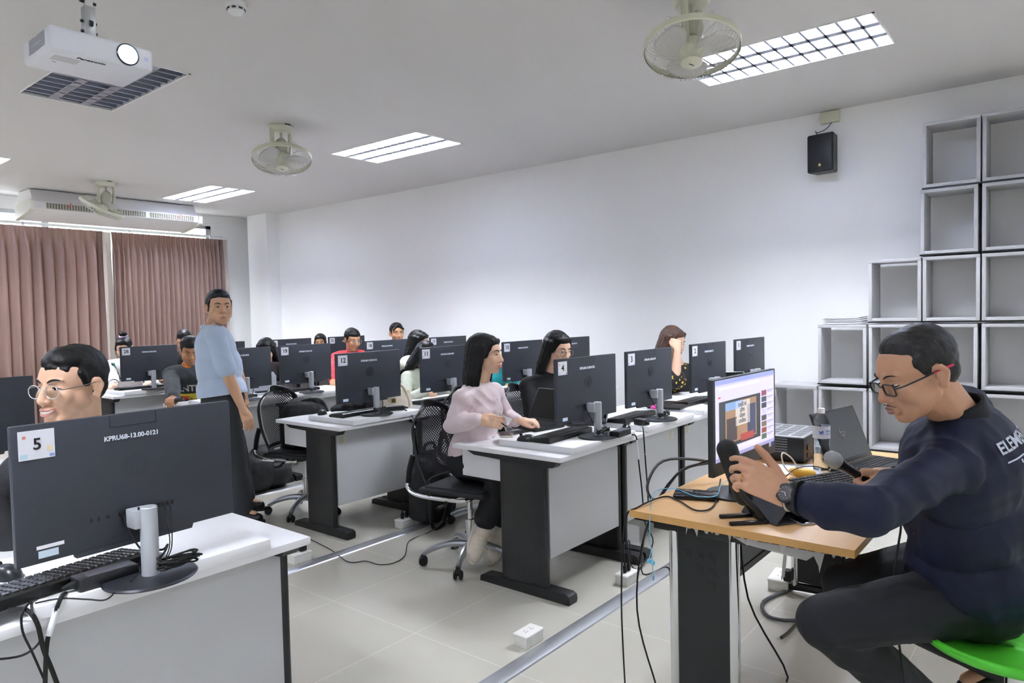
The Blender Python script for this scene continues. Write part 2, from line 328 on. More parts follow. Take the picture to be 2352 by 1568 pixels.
# ---------------------------------------------------------------- all-in-one computers
CARDM=mat('number card','E9EAF2',.6,var=.02); LOGO=mat('dark emblem','2B2E36',.3,var=.02); WINK=mat('white marker paint','D8DDE6',.6); LBL=mat('pale blue label','CFE0EE',.5)
PORT=mat('port recess','08090A',.5)
deco=[mat('card red dot','E2958E',.6),mat('card sky','C5DCEB',.6),mat('card sand','EBD9AE',.6),mat('card blue','8FA2DA',.6)]
PW,PH=.58,.348; PY=.072; PZ=.098
def make_pc():
    t=thing('all_in_one_computer','','computer',group='all-in-one computers on the desks')
    q=B(); q.lathe([(.118,0),(.12,.003),(.116,.008),(.03,.010)],40,Matrix.Diagonal((1,.9,1,1))); q.build('base',mat('dark base plate','26282E',.4,.3),t)
    q=B(); q.cyl((0,0,.008),(0,0,.195),.0225,n=28,bev=.002); q.box((.022,.0,.052),(.03,.03,.012),bev=.003); q.build('column',SLV,t)
    q=B(); q.box((-.026,.022,.165),(.024,.05,.05),bev=.003); q.box((0,.045,.165),(.036,.05,.04),bev=.004); q.build('hinge',SLV,t)
    q=B(); q.box((0,PY,PZ+PH/2),(PW,.02,PH),bev=.0035,seg=2); q.prism([(-.16,PZ+.002),(.16,PZ+.002),(.155,PZ-.012),(-.155,PZ-.012)],PY-.009,PY+.009,Matrix(((1,0,0,0),(0,0,1,0),(0,1,0,0),(0,0,0,1))))
    pn=q.build('casing',CASE,t)
    B().box((0,PY+.0105,PZ+PH/2+.004),(PW-.012,.002,PH-.02)).build('screen',mat('dark glass','0A0C10',.1),pn,smooth=False)
    yf=PY-.0105
    B().box((-PW/2+.055,yf-.0003,PZ+PH-.05),(.08,.0008,.072)).build('number_card',CARDM,pn,smooth=False)
    q=B()
    q.mi=0; q.lathe([(.0,0),(.0045,0)],12,tr((-PW/2+.028,yf-.0009,PZ+PH-.03),(PI/2,0,0)),cap=False)
    q.mi=1; q.box((-PW/2+.026,yf-.0009,PZ+PH-.077),(.016,.0004,.012)); q.mi=2; q.box((-PW/2+.083,yf-.0009,PZ+PH-.062),(.012,.0004,.012)); q.mi=3; q.box((-PW/2+.088,yf-.0009,PZ+PH-.08),(.011,.0004,.007))
    q.build('card_print',deco,pn,smooth=False)
    # emblem disc with two italic letters
    q=B(); q.lathe([(0,0),(.0335,0),(.0335,.0006)],40,tr((.0,yf+.0002,PZ+.205),(PI/2,0,0)),cap=False); q.build('emblem',LOGO,pn,smooth=False)
    text('hp',.056,CASE,'emblem_letters',pn,(.0,yf-.0008,PZ+.210),shear=.25,ext=.0003,bold=.0006)
    for k,x in enumerate((-.118,-.1,-.077,.058,.07,.083,.098)): B().box((x,yf,PZ+.078),(.005 if k<2 else .009,.0008,.011 if k!=2 else .007)).build('port',PORT,pn,smooth=False)
    B().box((-.043,yf-.004,PZ+.078),(.012,.008,.008)).build('cable_plug',PORT,pn,smooth=False)
    q=B(); x0,x1,z0,z1=-.062,.062,PZ+PH-.034,PZ+PH-.001
    for a in ((x0,x0+.0012,z0,z1),(x1-.0012,x1,z0,z1),(x0,x1,z0,z0+.0012)): q.box(((a[0]+a[1])/2,yf,(a[2]+a[3])/2),(a[1]-a[0],.0006,a[3]-a[2]))
    q.build('webcam_hatch',PORT,pn,smooth=False)
    B().box((-PW/2+.07,yf-.0003,PZ+.022),(.045,.0006,.018)).build('asset_label',LBL,pn,smooth=False)
    q=B(); q.tube([(-.04,yf-.006,PZ+.078),(-.036,yf-.02,PZ+.04),(-.015,yf-.045,PZ-.02),(.012,-.03,.05),(.02,-.03,.03)],.0026,6); q.tube([(.07,yf-.008,PZ+.077),(.072,yf-.014,PZ+.05),(.055,-.0,.08),(.03,-.02,.045)],.0016,6); q.tube([(.085,yf-.008,PZ+.077),(.088,yf-.012,PZ+.05),(.06,-.0,.07),(.03,-.02,.04)],.0016,6)
    q.build('back_cables',RUB,t)
    return t
PC=make_pc()
TAGNO={'5':'0121','4':'0122','3':'0119','2':'0115','1':'0117','12':'0123','11':'0100','10':'0101','20':'0126','19':'0133','18':'0132','28':'0122','26':'0120','17':'0134','9':'0118','27':'0127','25':'0125','13':'0128'}
PCL={'5':(.834,1.958,.05),'4':(3.305,2.085,-.03),'3':(4.04,2.085,-.02),'2':(4.965,2.09,-.03),'1':(5.80,2.09,-.05),'12':(3.245,3.89,.005),'11':(4.03,3.88,-.02),'10':(5.0,3.87,0),'9':(5.80,3.87,-.02),
 '20':(3.25,5.60,.05),'19':(3.90,5.60,.05),'18':(4.91,5.62,0),'17':(5.83,5.62,-.03),'28':(3.27,7.42,.03),'27':(4.05,7.42,.03),'26':(4.95,7.42,.03),'25':(5.78,7.42,0),'13':(.885,3.87,.05)}
wher={'5':'with number card five, largest, in the left foreground','13':'cut by the left edge of the photo','20':'with its left half hidden behind the standing man','27':'farthest row, mostly hidden by the standing man','26':'farthest row behind number nineteen','17':'low at the back left of the pink-bloused woman','9':'partly hidden behind the woman in black blazer'}
first=True; PCS={}
for n,(x,y,a) in PCL.items():
    o=PC if first else dup(PC); first=False
    o.location=(x,y,RZ); o.rotation_euler=(0,0,a)
    tag(o,'dark all-in-one computer seen from behind, '+wher.get(n,'with number card '+NW[n]),'computer','all-in-one computers on the desks')
    PCS[n]=o
for n,o in PCS.items():
    pn=[c for c in COL.objects if c.parent==o and c.name.startswith('casing')][0]; yf=PY-.0105
    if n not in('13',): text(n,.04 if n=='5' else .048,INK,'card_number',pn,(-PW/2+.056,yf-.0012,PZ+PH-.05),bold=.0008)
    text('KPRU68-13.00-'+TAGNO[n],.0175,WINK,'asset_lettering',pn,(-.005,yf-.0006,PZ+.285),bold=.0009 if n!='5' else .0005)
    if n=='5': B().box((-PW/2+.075,yf-.0003,PZ+.04),(.062,.0006,.009)).build('serial_label',PAPER,pn,smooth=False)
# ---------------------------------------------------------------- keyboards, mice, power adapters
KEY=mat('black keycaps','16171A',.35,var=.1,scale=60)
def make_kb():
    t=thing('keyboard','','keyboard')
    q=B(); q.prism([(-.072,0),(.078,0),(.078,.026),(.07,.03),(-.066,.016),(-.072,.012)],-.22,.22,YZX); q.build('body',BLKP,t)
    q=B()
    for r_ in range(6):
        y=.052-r_*.0215; z=.0275-(.07-y)*.103
        for k in range(21):
            q.box((-.205+k*.0205,y,z+.003),(.0165,.0165,.007),bev=.0015,seg=1)
    q.build('keys',KEY,t,smooth=False); return t
KB=make_kb()
KBL=[('5',(.665,2.13,.14,RZ+.0),'black keyboard under monitor card five in the left foreground'),('4',(3.20,2.27,.03,RZ),'black keyboard behind the stand of monitor card four'),('3',(3.99,2.27,.05,RZ),'black keyboard under monitor card three'),('12',(3.21,4.03,.03,RZ),'black keyboard under monitor card twelve'),
 ('11',(3.98,4.05,.0,RZ),'black keyboard under monitor card eleven'),('10',(4.93,4.03,0,RZ),'black keyboard under monitor card ten behind the two women'),('19',(3.87,5.85,.12,RZ),'black keyboard under monitor card nineteen'),('28',(3.22,7.66,.0,RZ),'black keyboard under monitor card twenty-eight at the back left'),('2',(4.9,2.27,0,RZ),'black keyboard under monitor card two')]
for i,(n,(x,y,a,z),lab) in enumerate(KBL):
    o=KB if i==0 else dup(KB); o.location=(x,y,z); o.rotation_euler=(0,0,a+PI); tag(o,lab,'keyboard','black keyboards')
def make_mouse():
    t=thing('computer_mouse','','mouse')
    def f(u,v):
        a=2*PI*u; e=math.sin(PI/2*v); w=.031*(1-.12*math.sin(a)); l=.056
        z=.036*math.cos(PI/2*v)*(1-.18*math.sin(a)*e)
        return Vector((w*math.cos(a)*e**.8,l*math.sin(a)*e**.8,z))
    q=B(); q.grid(f,28,10,True); bmesh.ops.remove_doubles(q.bm,verts=q.bm.verts,dist=1e-5); q.build('shell',mat('mouse plastic','1D1E22',.33,var=.06),t)
    B().cyl((-.004,.03,.031),(.004,.03,.031),.008,n=16).build('scroll_wheel',RUB,t); return t
MS=make_mouse()
for i,(p,a,lab) in enumerate([(AZ(1209,1012,RZ),.3,'black mouse on the riser board in front of the laptop'),(AZ(741,951,RZ),-.9,'black mouse left of the keyboard of monitor card twelve'),(AZ(1440,985,RZ-.03),1.9,'black mouse right of the power adapter beside monitor card four'),(AZ(14,1325,RZ),.2,'black mouse at the left edge beside keyboard of monitor card five')]):
    o=MS if i==0 else dup(MS); o.location=p; o.rotation_euler=(0,0,a); tag(o,lab,'mouse','computer mice')
def make_adapter():
    t=thing('power_adapter','','power adapter')
    B().box((0,0,.0165),(.15,.062,.033),bev=.005).build('brick',mat('adapter plastic','15161A',.35,var=.05),t)
    B().box((.0,0,.0332),(.1,.045,.0006)).build('rating_label',mat('grey print label','4A4C54',.5,var=.5,scale=220),t,smooth=False)
    B().cyl((-.074,0,.016),(-.105,0,.013),.011,.005,n=10).build('plug_boot',RUB,t); return t
AP=make_adapter()
ADL=[(AZ(248,1338,RZ)+Vector((.0,.015,0)),.02,'long black power adapter before the keyboard of monitor card five'),(AZ(905,942,RZ),2.6,'black power adapter right of the stand of monitor card twelve'),(AZ(1425,1000,RZ),3.2,'long black power adapter right of monitor card four'),(AZ(1474,975,RZ),1.3,'small black power adapter at the corner of the riser under monitor card three'),(AZ(606,905,RZ),3.1,'black power adapter right of the stand of monitor card twenty')]
for i,(p,a,lab) in enumerate(ADL):
    o=AP if i==0 else dup(AP); o.location=p; o.rotation_euler=(0,0,a)
    if i==3: o.scale=(.55,.9,1.1)
    tag(o,lab,'power adapter','black power adapters')
# cable bundles coiled at the foot of the columns
def coil(x,y,z,s,lab,seed,n=7,el=1.5):
    rnd=random.Random(seed); q=B(); pts=[]
    for k in range(n*8):
        a=2*PI*k/8; r=s*(.8+.35*rnd.random()); pts.append((x+r*el*math.cos(a)+rnd.uniform(-.004,.004),y+r*.6*math.sin(a),z+.005+.022*(k/(n*8))+rnd.uniform(0,.014)))
    q.tube(pts,.0028,6,sub=3)
    tag(q.build('coiled_cable',RUB),lab,'cable','coiled cables behind the computers')
for n,lab in (('5','black cable bundle coiled beside the stand of monitor card five'),('4','black cable coiled at the stand of monitor card four'),('3','black cable coiled at the stand of monitor card three'),('12','tangled black cable at the stand of monitor card twelve'),('19','black cable coiled at the stand of monitor card nineteen'),('20','black cable coiled beside the stand of monitor card twenty')):
    x,y,a=PCL[n]; coil(x+(.065 if n=='5' else .02),y-.02,RZ+.012,.038,lab,int(n))
# ---------------------------------------------------------------- floor sockets
SOCK=mat('ivory socket plastic','E9E8E2',.45,var=.03)
def make_sock():
    t=thing('floor_socket','','socket')
    B().box((0,0,.024),(.125,.075,.048),bev=.004).build('mount_box',mat('worn socket box','DEDDD5',.6,var=.12,scale=25),t)
    q=B(); q.box((0,0,.052),(.13,.08,.012),bev=.005,seg=3); q.build('face_plate',SOCK,t)
    q=B()
    for x in (-.02,.02):
        for dx,dy in ((-.006,-.006),(.006,-.006),(0,.008)): q.cyl((x+dx,dy,.0575),(x+dx,dy,.0587),.0023,n=8)
    q.build('socket_holes',PORT,t,smooth=False); return t
SK=make_sock()
SL=[((2.44,1.925),'empty white floor socket box nearest the camera beside the cable strip'),((3.32,1.925),'white floor socket with two black plugs under the right end of desk four'),((2.45,3.70),'white floor socket with a black cube charger, left of the aisle'),((3.31,3.70),'white floor socket with two plugs beside the black backpack'),((3.36,5.52),'white floor socket with two plugs under the third row')]
for i,((x,y),lab) in enumerate(SL):
    o=SK if i==0 else dup(SK); o.location=(x,y,0); tag(o,lab,'socket','white floor sockets')
def make_plug(lab,p):
    t=thing('power_plug',lab,'plug',p,.2,'black plugs in the floor sockets')
    q=B(); q.box((0,0,.02),(.026,.018,.04),bev=.005); q.cyl((0,0,.04),(0,0,.06),.008,.0045,n=10); q.build('plug_body',RUB,t); return t
for k,(i,w) in enumerate(((1,'under desk four'),(3,'beside the backpack'),(4,'in the third row'))):
    x,y=SL[i][0]
    for s,nm in ((-.02,'left'),(.02,'right')): make_plug('black plug in the floor socket %s, %s one of the pair'%(w,nm),(x+s,y,.059))
    q=B()
    for s in (-.02,.02): q.tube([(x+s,y,.115),(x+s,y+.005,.16),(x+s+.05,y+.03,.2),(x+.12+s,y+.06,.17),(x+.2,y+.09,.05),(x+.28,y+.12,.012)],.0032,6)
    tag(q.build('mains_cable',RUB),'pair of black cords rising from the floor socket '+w,'cable','mains cables')
t=thing('cube_charger','black cube charger standing in the left aisle floor socket','charger',(2.47,3.70,.059)); B().box((0,0,.03),(.045,.04,.055),bev=.004).build('charger_body',BLKP,t)
# ---------------------------------------------------------------- cube shelves along the right wall
CUBE=mat('light grey cube laminate','B4B4B6',.5,var=.02,scale=14)
EDG=mat('cube edge band','DADADC',.4,var=.01)
def make_cube(wy,hz,dx=.3):
    t=thing('cube_shelf','','shelf unit'); th=.024
    for nm,a in (('side_panel',(0,dx,0,th,0,hz)),('side_panel',(0,dx,wy-th,wy,0,hz)),('top_panel',(-.003,dx,0,wy,hz-th,hz)),('bottom_panel',(0,dx,0,wy,0,th))):
        if nm!='side_panel': a=(a[0],a[1],th if nm=='bottom_panel' else 0,wy-th if nm=='bottom_panel' else wy,a[4],a[5])
        else: a=(a[0],a[1],a[2],a[3],0,hz-th)
        B().bx(*a,bev=.0015).build(nm,CUBE,t)
    q=B()
    for y in (th,wy-th):
        for x in (.05,dx-.06): q.cyl((x,y-.0006,hz-.09),(x,y+.0006,hz-.09),.006,n=8)
    q.build('peg_holes',DKG,t)
    B().bx(.0,dx,-.006,wy+.006,-.012,-.001).build('base_tray',BLKP,t)
    return t
XF=6.08; CYS=[2.085,1.70,1.325,.945,.573,.20]  # column edges, far to near
ZL=[.345,.853,1.357,1.858,2.353]; CH=.492
HT=[1,2,3,5,5]
CU=None
for c in range(5):
    y1,y0=CYS[c],CYS[c+1]
    for k in range(HT[c]):
        pos=['lowest','second from bottom','third from bottom','fourth from bottom','topmost'][k]
        col=['leftmost column, under the open wall','second column, below the stack of papers','third column','fourth column','rightmost column at the photo edge'][c]
        lab='open grey cube shelf, %s box of the %s'%(pos,col) if c else 'single low open cube shelf left of the staggered stack'
        if c==1 and k==1: lab='open grey cube shelf with a stack of papers on top'
        z=ZL[k]; dxo=0 if not(c==3 and k==4) else 0
        if not CU: CU=make_cube(.362,CH-.012); o=CU
        else: o=dup(CU)
        o.location=(XF+dxo,y0+.006+(.014 if k%2 else 0)*(c==3),z); tag(o,lab,'shelf unit','stacked cube shelves')
# plinth cabinets below the cubes
tag(B().bx(XF+.01,XR-.01,.2,2.085,0,.33,bev=.003).build('low_plinth',CUBE),'long low grey plinth on the floor carrying the cube shelves','plinth')
pz=ZL[1]+CH-.008
rnd=random.Random(4)
for k in range(9):
    q=B(); a=rnd.uniform(-.12,.12); ox,oy=rnd.uniform(-.015,.015),rnd.uniform(-.02,.02)
    bend=.012+.004*k
    q.grid(lambda u,v:Vector((XF+.04+ox+.21*u,1.36+oy+.30*v+a*.05*u,pz+.0045+k*.0055+bend*max(0,.35-v)**2*2.2+.0005)),4,8)
    o=q.build('paper_sheaf',PAPER,fix=False); md=o.modifiers.new('s','SOLIDIFY'); md.thickness=.0042; md.offset=-1; tag(o,'white paper sheaf on the open cube shelf, %s of the small pile'%['lowest','second from bottom','third from bottom','fourth from bottom','middle','fourth from top','third from top','second from top','topmost'][k],'paper stack','loose papers on the cube shelf')
# ---------------------------------------------------------------- speaker and junction box on the right wall
t=thing('wall_speaker','black loudspeaker mounted high on the white wall','speaker',(6.27,1.715,2.61),-.12)
q=B(); q.prism([(-.11,0),(.11,0),(.085,.15),(-.085,.15)],0,.315,Matrix(((0,1,0,-.02),(1,0,0,0),(0,0,1,0),(0,0,0,1)))); bmesh.ops.bevel(q.bm,geom=q.bm.edges[:],offset=.008,segments=2,affect='EDGES'); q.build('cabinet',BLKP,t)
B().bx(-.03,-.019,-.1,.1,.01,.305,bev=.004).build('grille',mat('black speaker mesh','0C0D12',.55,var=.2,scale=300,bump=.4,bscale=700),t)
B().box((-.0305,0.0,.055),(.002,.018,.02)).build('badge',mat('gold badge','B49A5A',.35,.7),t,smooth=False)
B().bx(.12,.15,-.02,.02,.05,.2).build('wall_bracket',BLKM,t)
t=thing('junction_box','cream junction box at the top of the wall above the speaker','junction box',(6.42,1.675,3.035)); B().bx(-.04,0,-.075,.075,0,.095,bev=.006).build('box_body',CREAM,t)
tag(B().tube([(6.39,1.66,3.035),(6.36,1.7,2.98),(6.33,1.76,2.955),(6.31,1.77,2.965),(6.30,1.75,2.93)],.0035,6).build('speaker_wire',mat('grey wire','55585A',.5)),'thin grey wire from the junction box down to the speaker','wire')
# ---------------------------------------------------------------- curtains
CUR=mat('brown satin curtain','76625A',.36,var=.2,scale=5,stretch=(6,6,.4),sheen=.1)
nt,b,N,L=nodes(CUR); td=N('ShaderNodeBsdfTranslucent'); td.inputs[0].default_value=lin('B08472'); ms=N('ShaderNodeMixShader'); ms.inputs[0].default_value=.10; L(b.outputs[0],ms.inputs[1]); L(td.outputs[0],ms.inputs[2]); L(ms.outputs[0],nt.nodes['Material Output'].inputs[0])
LIN=mat('beige curtain lining','B9AEA4',.7,var=.06,stretch=(6,6,.4))
nt,b,N,L=nodes(LIN); td=N('ShaderNodeBsdfTranslucent'); td.inputs[0].default_value=lin('D8CCC4'); ms=N('ShaderNodeMixShader'); ms.inputs[0].default_value=.12; L(b.outputs[0],ms.inputs[1]); L(td.outputs[0],ms.inputs[2]); L(ms.outputs[0],nt.nodes['Material Output'].inputs[0])
def curtain(x0,x1,n,m,lab,seed,y=10.56,z1=2.735,amp=.062,name='curtain'):
    rnd=random.Random(seed); ph=[rnd.uniform(-.25,.25) for _ in range(n+3)]; am=[rnd.uniform(.75,1.25) for _ in range(n+3)]
    def f(u,v):
        k=u*n; i=int(k); fr=k-i; z=z1*(1-v); top=min(1,v/.11)
        w=math.cos(2*PI*fr); pl=abs(fr-.5)*2       # pinch pleat at fr=0
        pin=max(0,1-min(fr,1-fr)*7)
        a=amp*(am[i]*(1-fr)+am[i+1]*fr)
        yy=-a*(w*.9+.25*math.sin(4*PI*fr+ph[i]))*top-(1-top)*(.03*pin+.004*w)
        xx=x0+(x1-x0)*u+.02*math.sin(2*PI*fr+ph[i])*top+.006*math.sin(5*v+ph[i]*9)*top
        return Vector((xx,y+yy,z+.01))
    o=B().grid(f,n*14+1,26).build(name,m,fix=False,ang=80); return tag(o,lab,'curtain')
curtain(-3.3,4.03,56,CUR,'large brown pleated curtain filling the left of the far window',1)
curtain(4.14,5.78,22,CUR,'narrower brown pleated curtain at the right of the far window',2)
curtain(5.74,5.86,1,LIN,'beige curtain lining turned out at the right end of the window',5,amp=.015)
curtain(3.98,4.16,2,LIN,'beige curtain lining hanging in the gap between the brown curtains',3,y=10.62,amp=.03)
t=thing('curtain_rail','white double curtain rail along the top of the far window','curtain rail',(0,0,0))
q=B(); q.cyl((-3.4,10.56,2.775),(5.83,10.56,2.775),.011,n=10).cyl((-3.4,10.66,2.80),(5.83,10.66,2.80),.011,n=10); q.ell((5.84,10.56,2.775),.018).ell((5.84,10.66,2.8),.018); q.build('rods',FRM,t)
q=B()
for x in (-2.2,.0,1.6,3.1,4.4,5.6): q.box((x,10.66,2.79),(.014,.2,.012)); q.box((x,10.56,2.77),(.02,.03,.04),bev=.003)
q.build('rail_brackets',SLV,t)
# ---------------------------------------------------------------- ceiling air conditioner
ACM=mat('off white unit steel','E3E1DF',.4,var=.02); ACP=mat('ivory end plastic','DCDACB',.4)
AX0,AX1,AYN,AYB=3.02,5.06,9.86,10.4
t=thing('air_conditioner','long ceiling air conditioner above the curtains','air conditioner',(0,0,0))
q=B(); pf=[(AYB,3.13),(AYB-.42,3.13),(AYB-.5,2.99),(AYB-.54,2.97),(AYB-.54,2.885),(AYB-.5,2.865),(AYB-.02,2.79),(AYB,2.8)]
q.prism(pf,AX0,AX1,YZX); q.build('cabinet',ACM,t,ang=25)
for s,x in ((-1,AX0),(1,AX1)):
    q=B(); q.prism([(AYB-.05,2.98),(AYB-.5,2.995),(AYB-.57,2.97),(AYB-.56,2.87),(AYB-.5,2.845),(AYB,2.78)],x-.05*(s<0),x+.05*(s>0),YZX); q.build('end_cap',ACP,t)
gx=[(AX0+.13,AX0+.72),(AX0+.77,AX0+1.31),(AX0+1.36,AX1-.07)]
for a,b_ in gx:
    g=B().bx(a,b_,AYB-.545,AYB-.541,2.893,2.963).build('outlet_recess',PORT,t,smooth=False)
    q=B()
    for k in range(5): q.bx(a,b_,AYB-.555,AYB-.545,2.898+k*.0145,2.902+k*.0145)
    n=int((b_-a)/.03)
    for k in range(n+1): q.bx(a+(b_-a)*k/n-.0025,a+(b_-a)*k/n+.0025,AYB-.556,AYB-.545,2.893,2.963)
    q.build('louvre_grille',CREAM,t,smooth=False)
rib=mat('pink ribbon','E06A6A',.6)
for x in (AX0+.38,AX0+1.76): B().box((x,AYB-.57,2.945),(.012,.004,.07),rot=(0,.6,0)).build('air_ribbon',rib,t,smooth=False)
# ---------------------------------------------------------------- orbiting ceiling fans
FCR=mat('aged ivory plastic','D3D3BE',.4,var=.05); FBL=mat('translucent grey fan blade','C4C2C0',.35,var=.03); WIRE=mat('fan guard wire','C9C9B8',.4,.2)
def make_fan():
    t=thing('ceiling_fan','','fan')
    q=B(); q.lathe([(.105,0),(.108,-.015),(.09,-.05),(.085,-.055),(0,-.055)],28); 
    for s in (-1,1): q.tube([(s*.085,0,-.03),(s*.088,0,-.12),(s*.075,0,-.25)],.02,8); 
    q.build('canopy_bracket',FCR,t)
    B().box((0,-.1,-.003),(.05,.02,.012)).build('mount_slot',DKG,t,smooth=False)
    q=B(); q.ell((0,0,-.19),(.062,.062,.09),n=20,m=12); q.cyl((0,0,-.05),(0,0,-.12),.012); q.build('gearbox',mat('olive grey motor case','B9B8A4',.4),t)
    h=bpy.data.objects.new('fan_head',None); COL.objects.link(h)
    o=B(); o.ell((0,0,0),(.07,.07,.065),n=20,m=10); hd=o.build('motor_housing',FCR,t); bpy.data.objects.remove(h)
    RG=.245
    q=B(); q.lathe([(RG,-.012),(RG+.006,-.006),(RG+.006,.022),(RG,.028),(RG-.004,.022),(RG-.004,-.006)],56,cap=False); g1=q.build('guard_ring',FCR,hd)
    q=B()
    nw=60
    for k in range(nw):
        a=2*PI*k/nw; c,s=math.cos(a),math.sin(a)
        q.tube([(c*.055,s*.055,-.078),(c*.13,s*.13,-.068),(c*.215,s*.215,-.045),(c*RG,s*RG,-.004)],.0011,4,sub=3)
    q.tube([(math.cos(2*PI*k/24)*.14,math.sin(2*PI*k/24)*.14,-.066) for k in range(24)],.0014,4,closed=True,sub=2)
    for k in range(12):
        a=2*PI*k/12; c,s=math.cos(a),math.sin(a)
        q.tube([(c*.07,s*.07,.05),(c*.13,s*.13,.085),(c*.21,s*.21,.075),(c*RG,s*RG,.02)],.0015,4,sub=3)
    q.build('wire_guard',WIRE,hd)
    B().lathe([(0,-.092),(.045,-.09),(.056,-.082),(.056,-.074),(0,-.072)],28,cap=False).build('guard_badge',FCR,hd)
    B().box((0,0,-.093),(.03,.005,.002),rot=(0,0,.7)).build('badge_mark',DKG,hd,smooth=False)
    q=B(); q.cyl((0,0,-.04),(0,0,-.005),.03,n=16); q.build('hub',DKG,hd)
    def blade(u,v):
        r=.03+.19*u; w=(.35+1.0*math.sin(PI*min(1,.15+u*.8)))*.95; a=(v-.5)*w*1.25+.5*u
        return Vector((r*math.cos(a),r*math.sin(a),-.022+(v-.5)*.035+.01*u))
    for k in range(3):
        q=B(); q.grid(blade,12,9); bl=q.build('blade',FBL,hd,fix=False,rot=(0,0,k*2*PI/3+.4)); m_=bl.modifiers.new('s','SOLIDIFY'); m_.thickness=.003
    B().box((0,0,.07),(.03,.03,.08),bev=.006).build('swivel_arm',FCR,hd)
    return t,hd
FT,FH=make_fan()
def setfan(t,p,tilt,dirv):
    t.location=p
    h=[c for c in COL.objects if c.parent==t and c.name.startswith('motor_housing')][0]
    h.rotation_mode='XYZ'; h.location=(dirv[0]*.06,dirv[1]*.06,-.30); z=Vector((dirv[0]*math.sin(tilt),dirv[1]*math.sin(tilt),-math.cos(tilt)))
    h.rotation_euler=(-z).to_track_quat('Z','Y').to_euler()
f2=dup(FT); f3=dup(FT)
# blades face down and towards the camera
setfan(FT,(3.56,1.62,ZC),.30,(-.87,-.35)); tag(FT,'large ceiling fan nearest the camera, overlapping the ceiling light','fan','orbiting ceiling fans')
setfan(f2,(3.53,5.39,ZC),.30,(-.54,-.84)); tag(f2,'ceiling fan in the middle of the ceiling, left of the lit panel','fan','orbiting ceiling fans')
setfan(f3,(3.505,8.99,ZC),.5,(-.63,.78)); tag(f3,'ceiling fan tilted edge-on in front of the air conditioner','fan','orbiting ceiling fans')
# ---------------------------------------------------------------- smoke detector
t=thing('smoke_detector','round white smoke detector on the ceiling at the top edge','smoke detector',(2.03,3.47,ZC))
B().lathe([(.055,0),(.055,-.012),(.05,-.02),(.045,-.022),(.042,-.045),(.03,-.055),(0,-.057)],32).build('housing',FRM,t)
q=B()
for k in range(8):
    a=k*PI/4; q.box((.0445*math.cos(a),.0445*math.sin(a),-.034),(.004,.02,.008),rot=(0,0,a))
q.build('vent_slots',DKG,t)
# ---------------------------------------------------------------- projector
PM=mat('white projector shell','E4E5EC',.35,var=.01); PMU=mat('white projector underside','DCDBDD',.45,var=.01)
t=thing('projector','white ceiling projector with glowing lens hanging from a pole','projector',(1.183,2.997,2.51),-.02)
q=B(); q.bx(-.19,.19,0,.30,0,.092,bev=.016,seg=4); q.build('shell',PM,t)
q=B(); 
for k in range(9): q.bx(-.1915,-.189,.04,.22,.022+k*.0065,.0245+k*.0065)
q.build('vent_slots',mat('grey slots','8F9096',.5),t,smooth=False)
q=B(); T=tr((.088,0,.045),(PI/2,0,0)); q.lathe([(.032,-.005),(.042,-.004),(.043,.004),(.038,.008),(.034,.004),(.03,-.012),(.0,-.014)],40,T,cap=False); q.build('lens_ring',mat('dark lens ring','3A3F4C',.25,.4),t)
q=B(); q.ell((.088,.0,.045),(.027,.012,.027),n=28); q.build('lens_glass',mat('glowing lens','EAF4FF',.05,emis='DDF3FF',estr=14),t)
B().lathe([(0,0),(.01,0)],20,tr((.16,-.0006,.045),(PI/2,0,0)),cap=False).build('sensor_window',mat('lilac window','C9CDE8',.3),t,smooth=False)
text('Panasonic',.026,INK,'maker_lettering',t,(-.03,.045,-.0006),rot=(PI,0,0),bold=.0006)
B().bx(-.15,-.06,.07,.13,-.0006,0).build('rating_label',mat('pale label','C9C8CA',.6,var=.1,scale=200),t,smooth=False)
B().bx(-.135,-.12,.15,.155,-.0006,0).build('small_sticker',mat('red sticker','B0604A',.6),t,smooth=False)
t=thing('projector_mount','white pole and bracket holding the projector under the ceiling','mount',(1.19,3.15,2.60))
q=B(); q.bx(-.014,.014,-.014,.014,.16,ZC-2.6); q.bx(-.07,.07,-.07,.07,ZC-2.606,ZC-2.6); q.build('pole',FRM,t)
q=B(); q.bx(-.02,.02,-.022,.022,.03,.16,bev=.002); q.bx(-.1,.1,-.012,.012,.002,.012,bev=.002); q.bx(-.012,.012,-.1,.1,.002,.012,bev=.002); q.build('bracket',mat('zinc steel','B9BDBF',.35,.8),t)
q=B()
for z in (.06,.1,.18): q.cyl((-.03,0,z),(.03,0,z),.006,n=10)
q.cyl((-.006,-.024,.09),(.006,-.024,.09),.012,n=12); q.build('bolts',DKG,t)
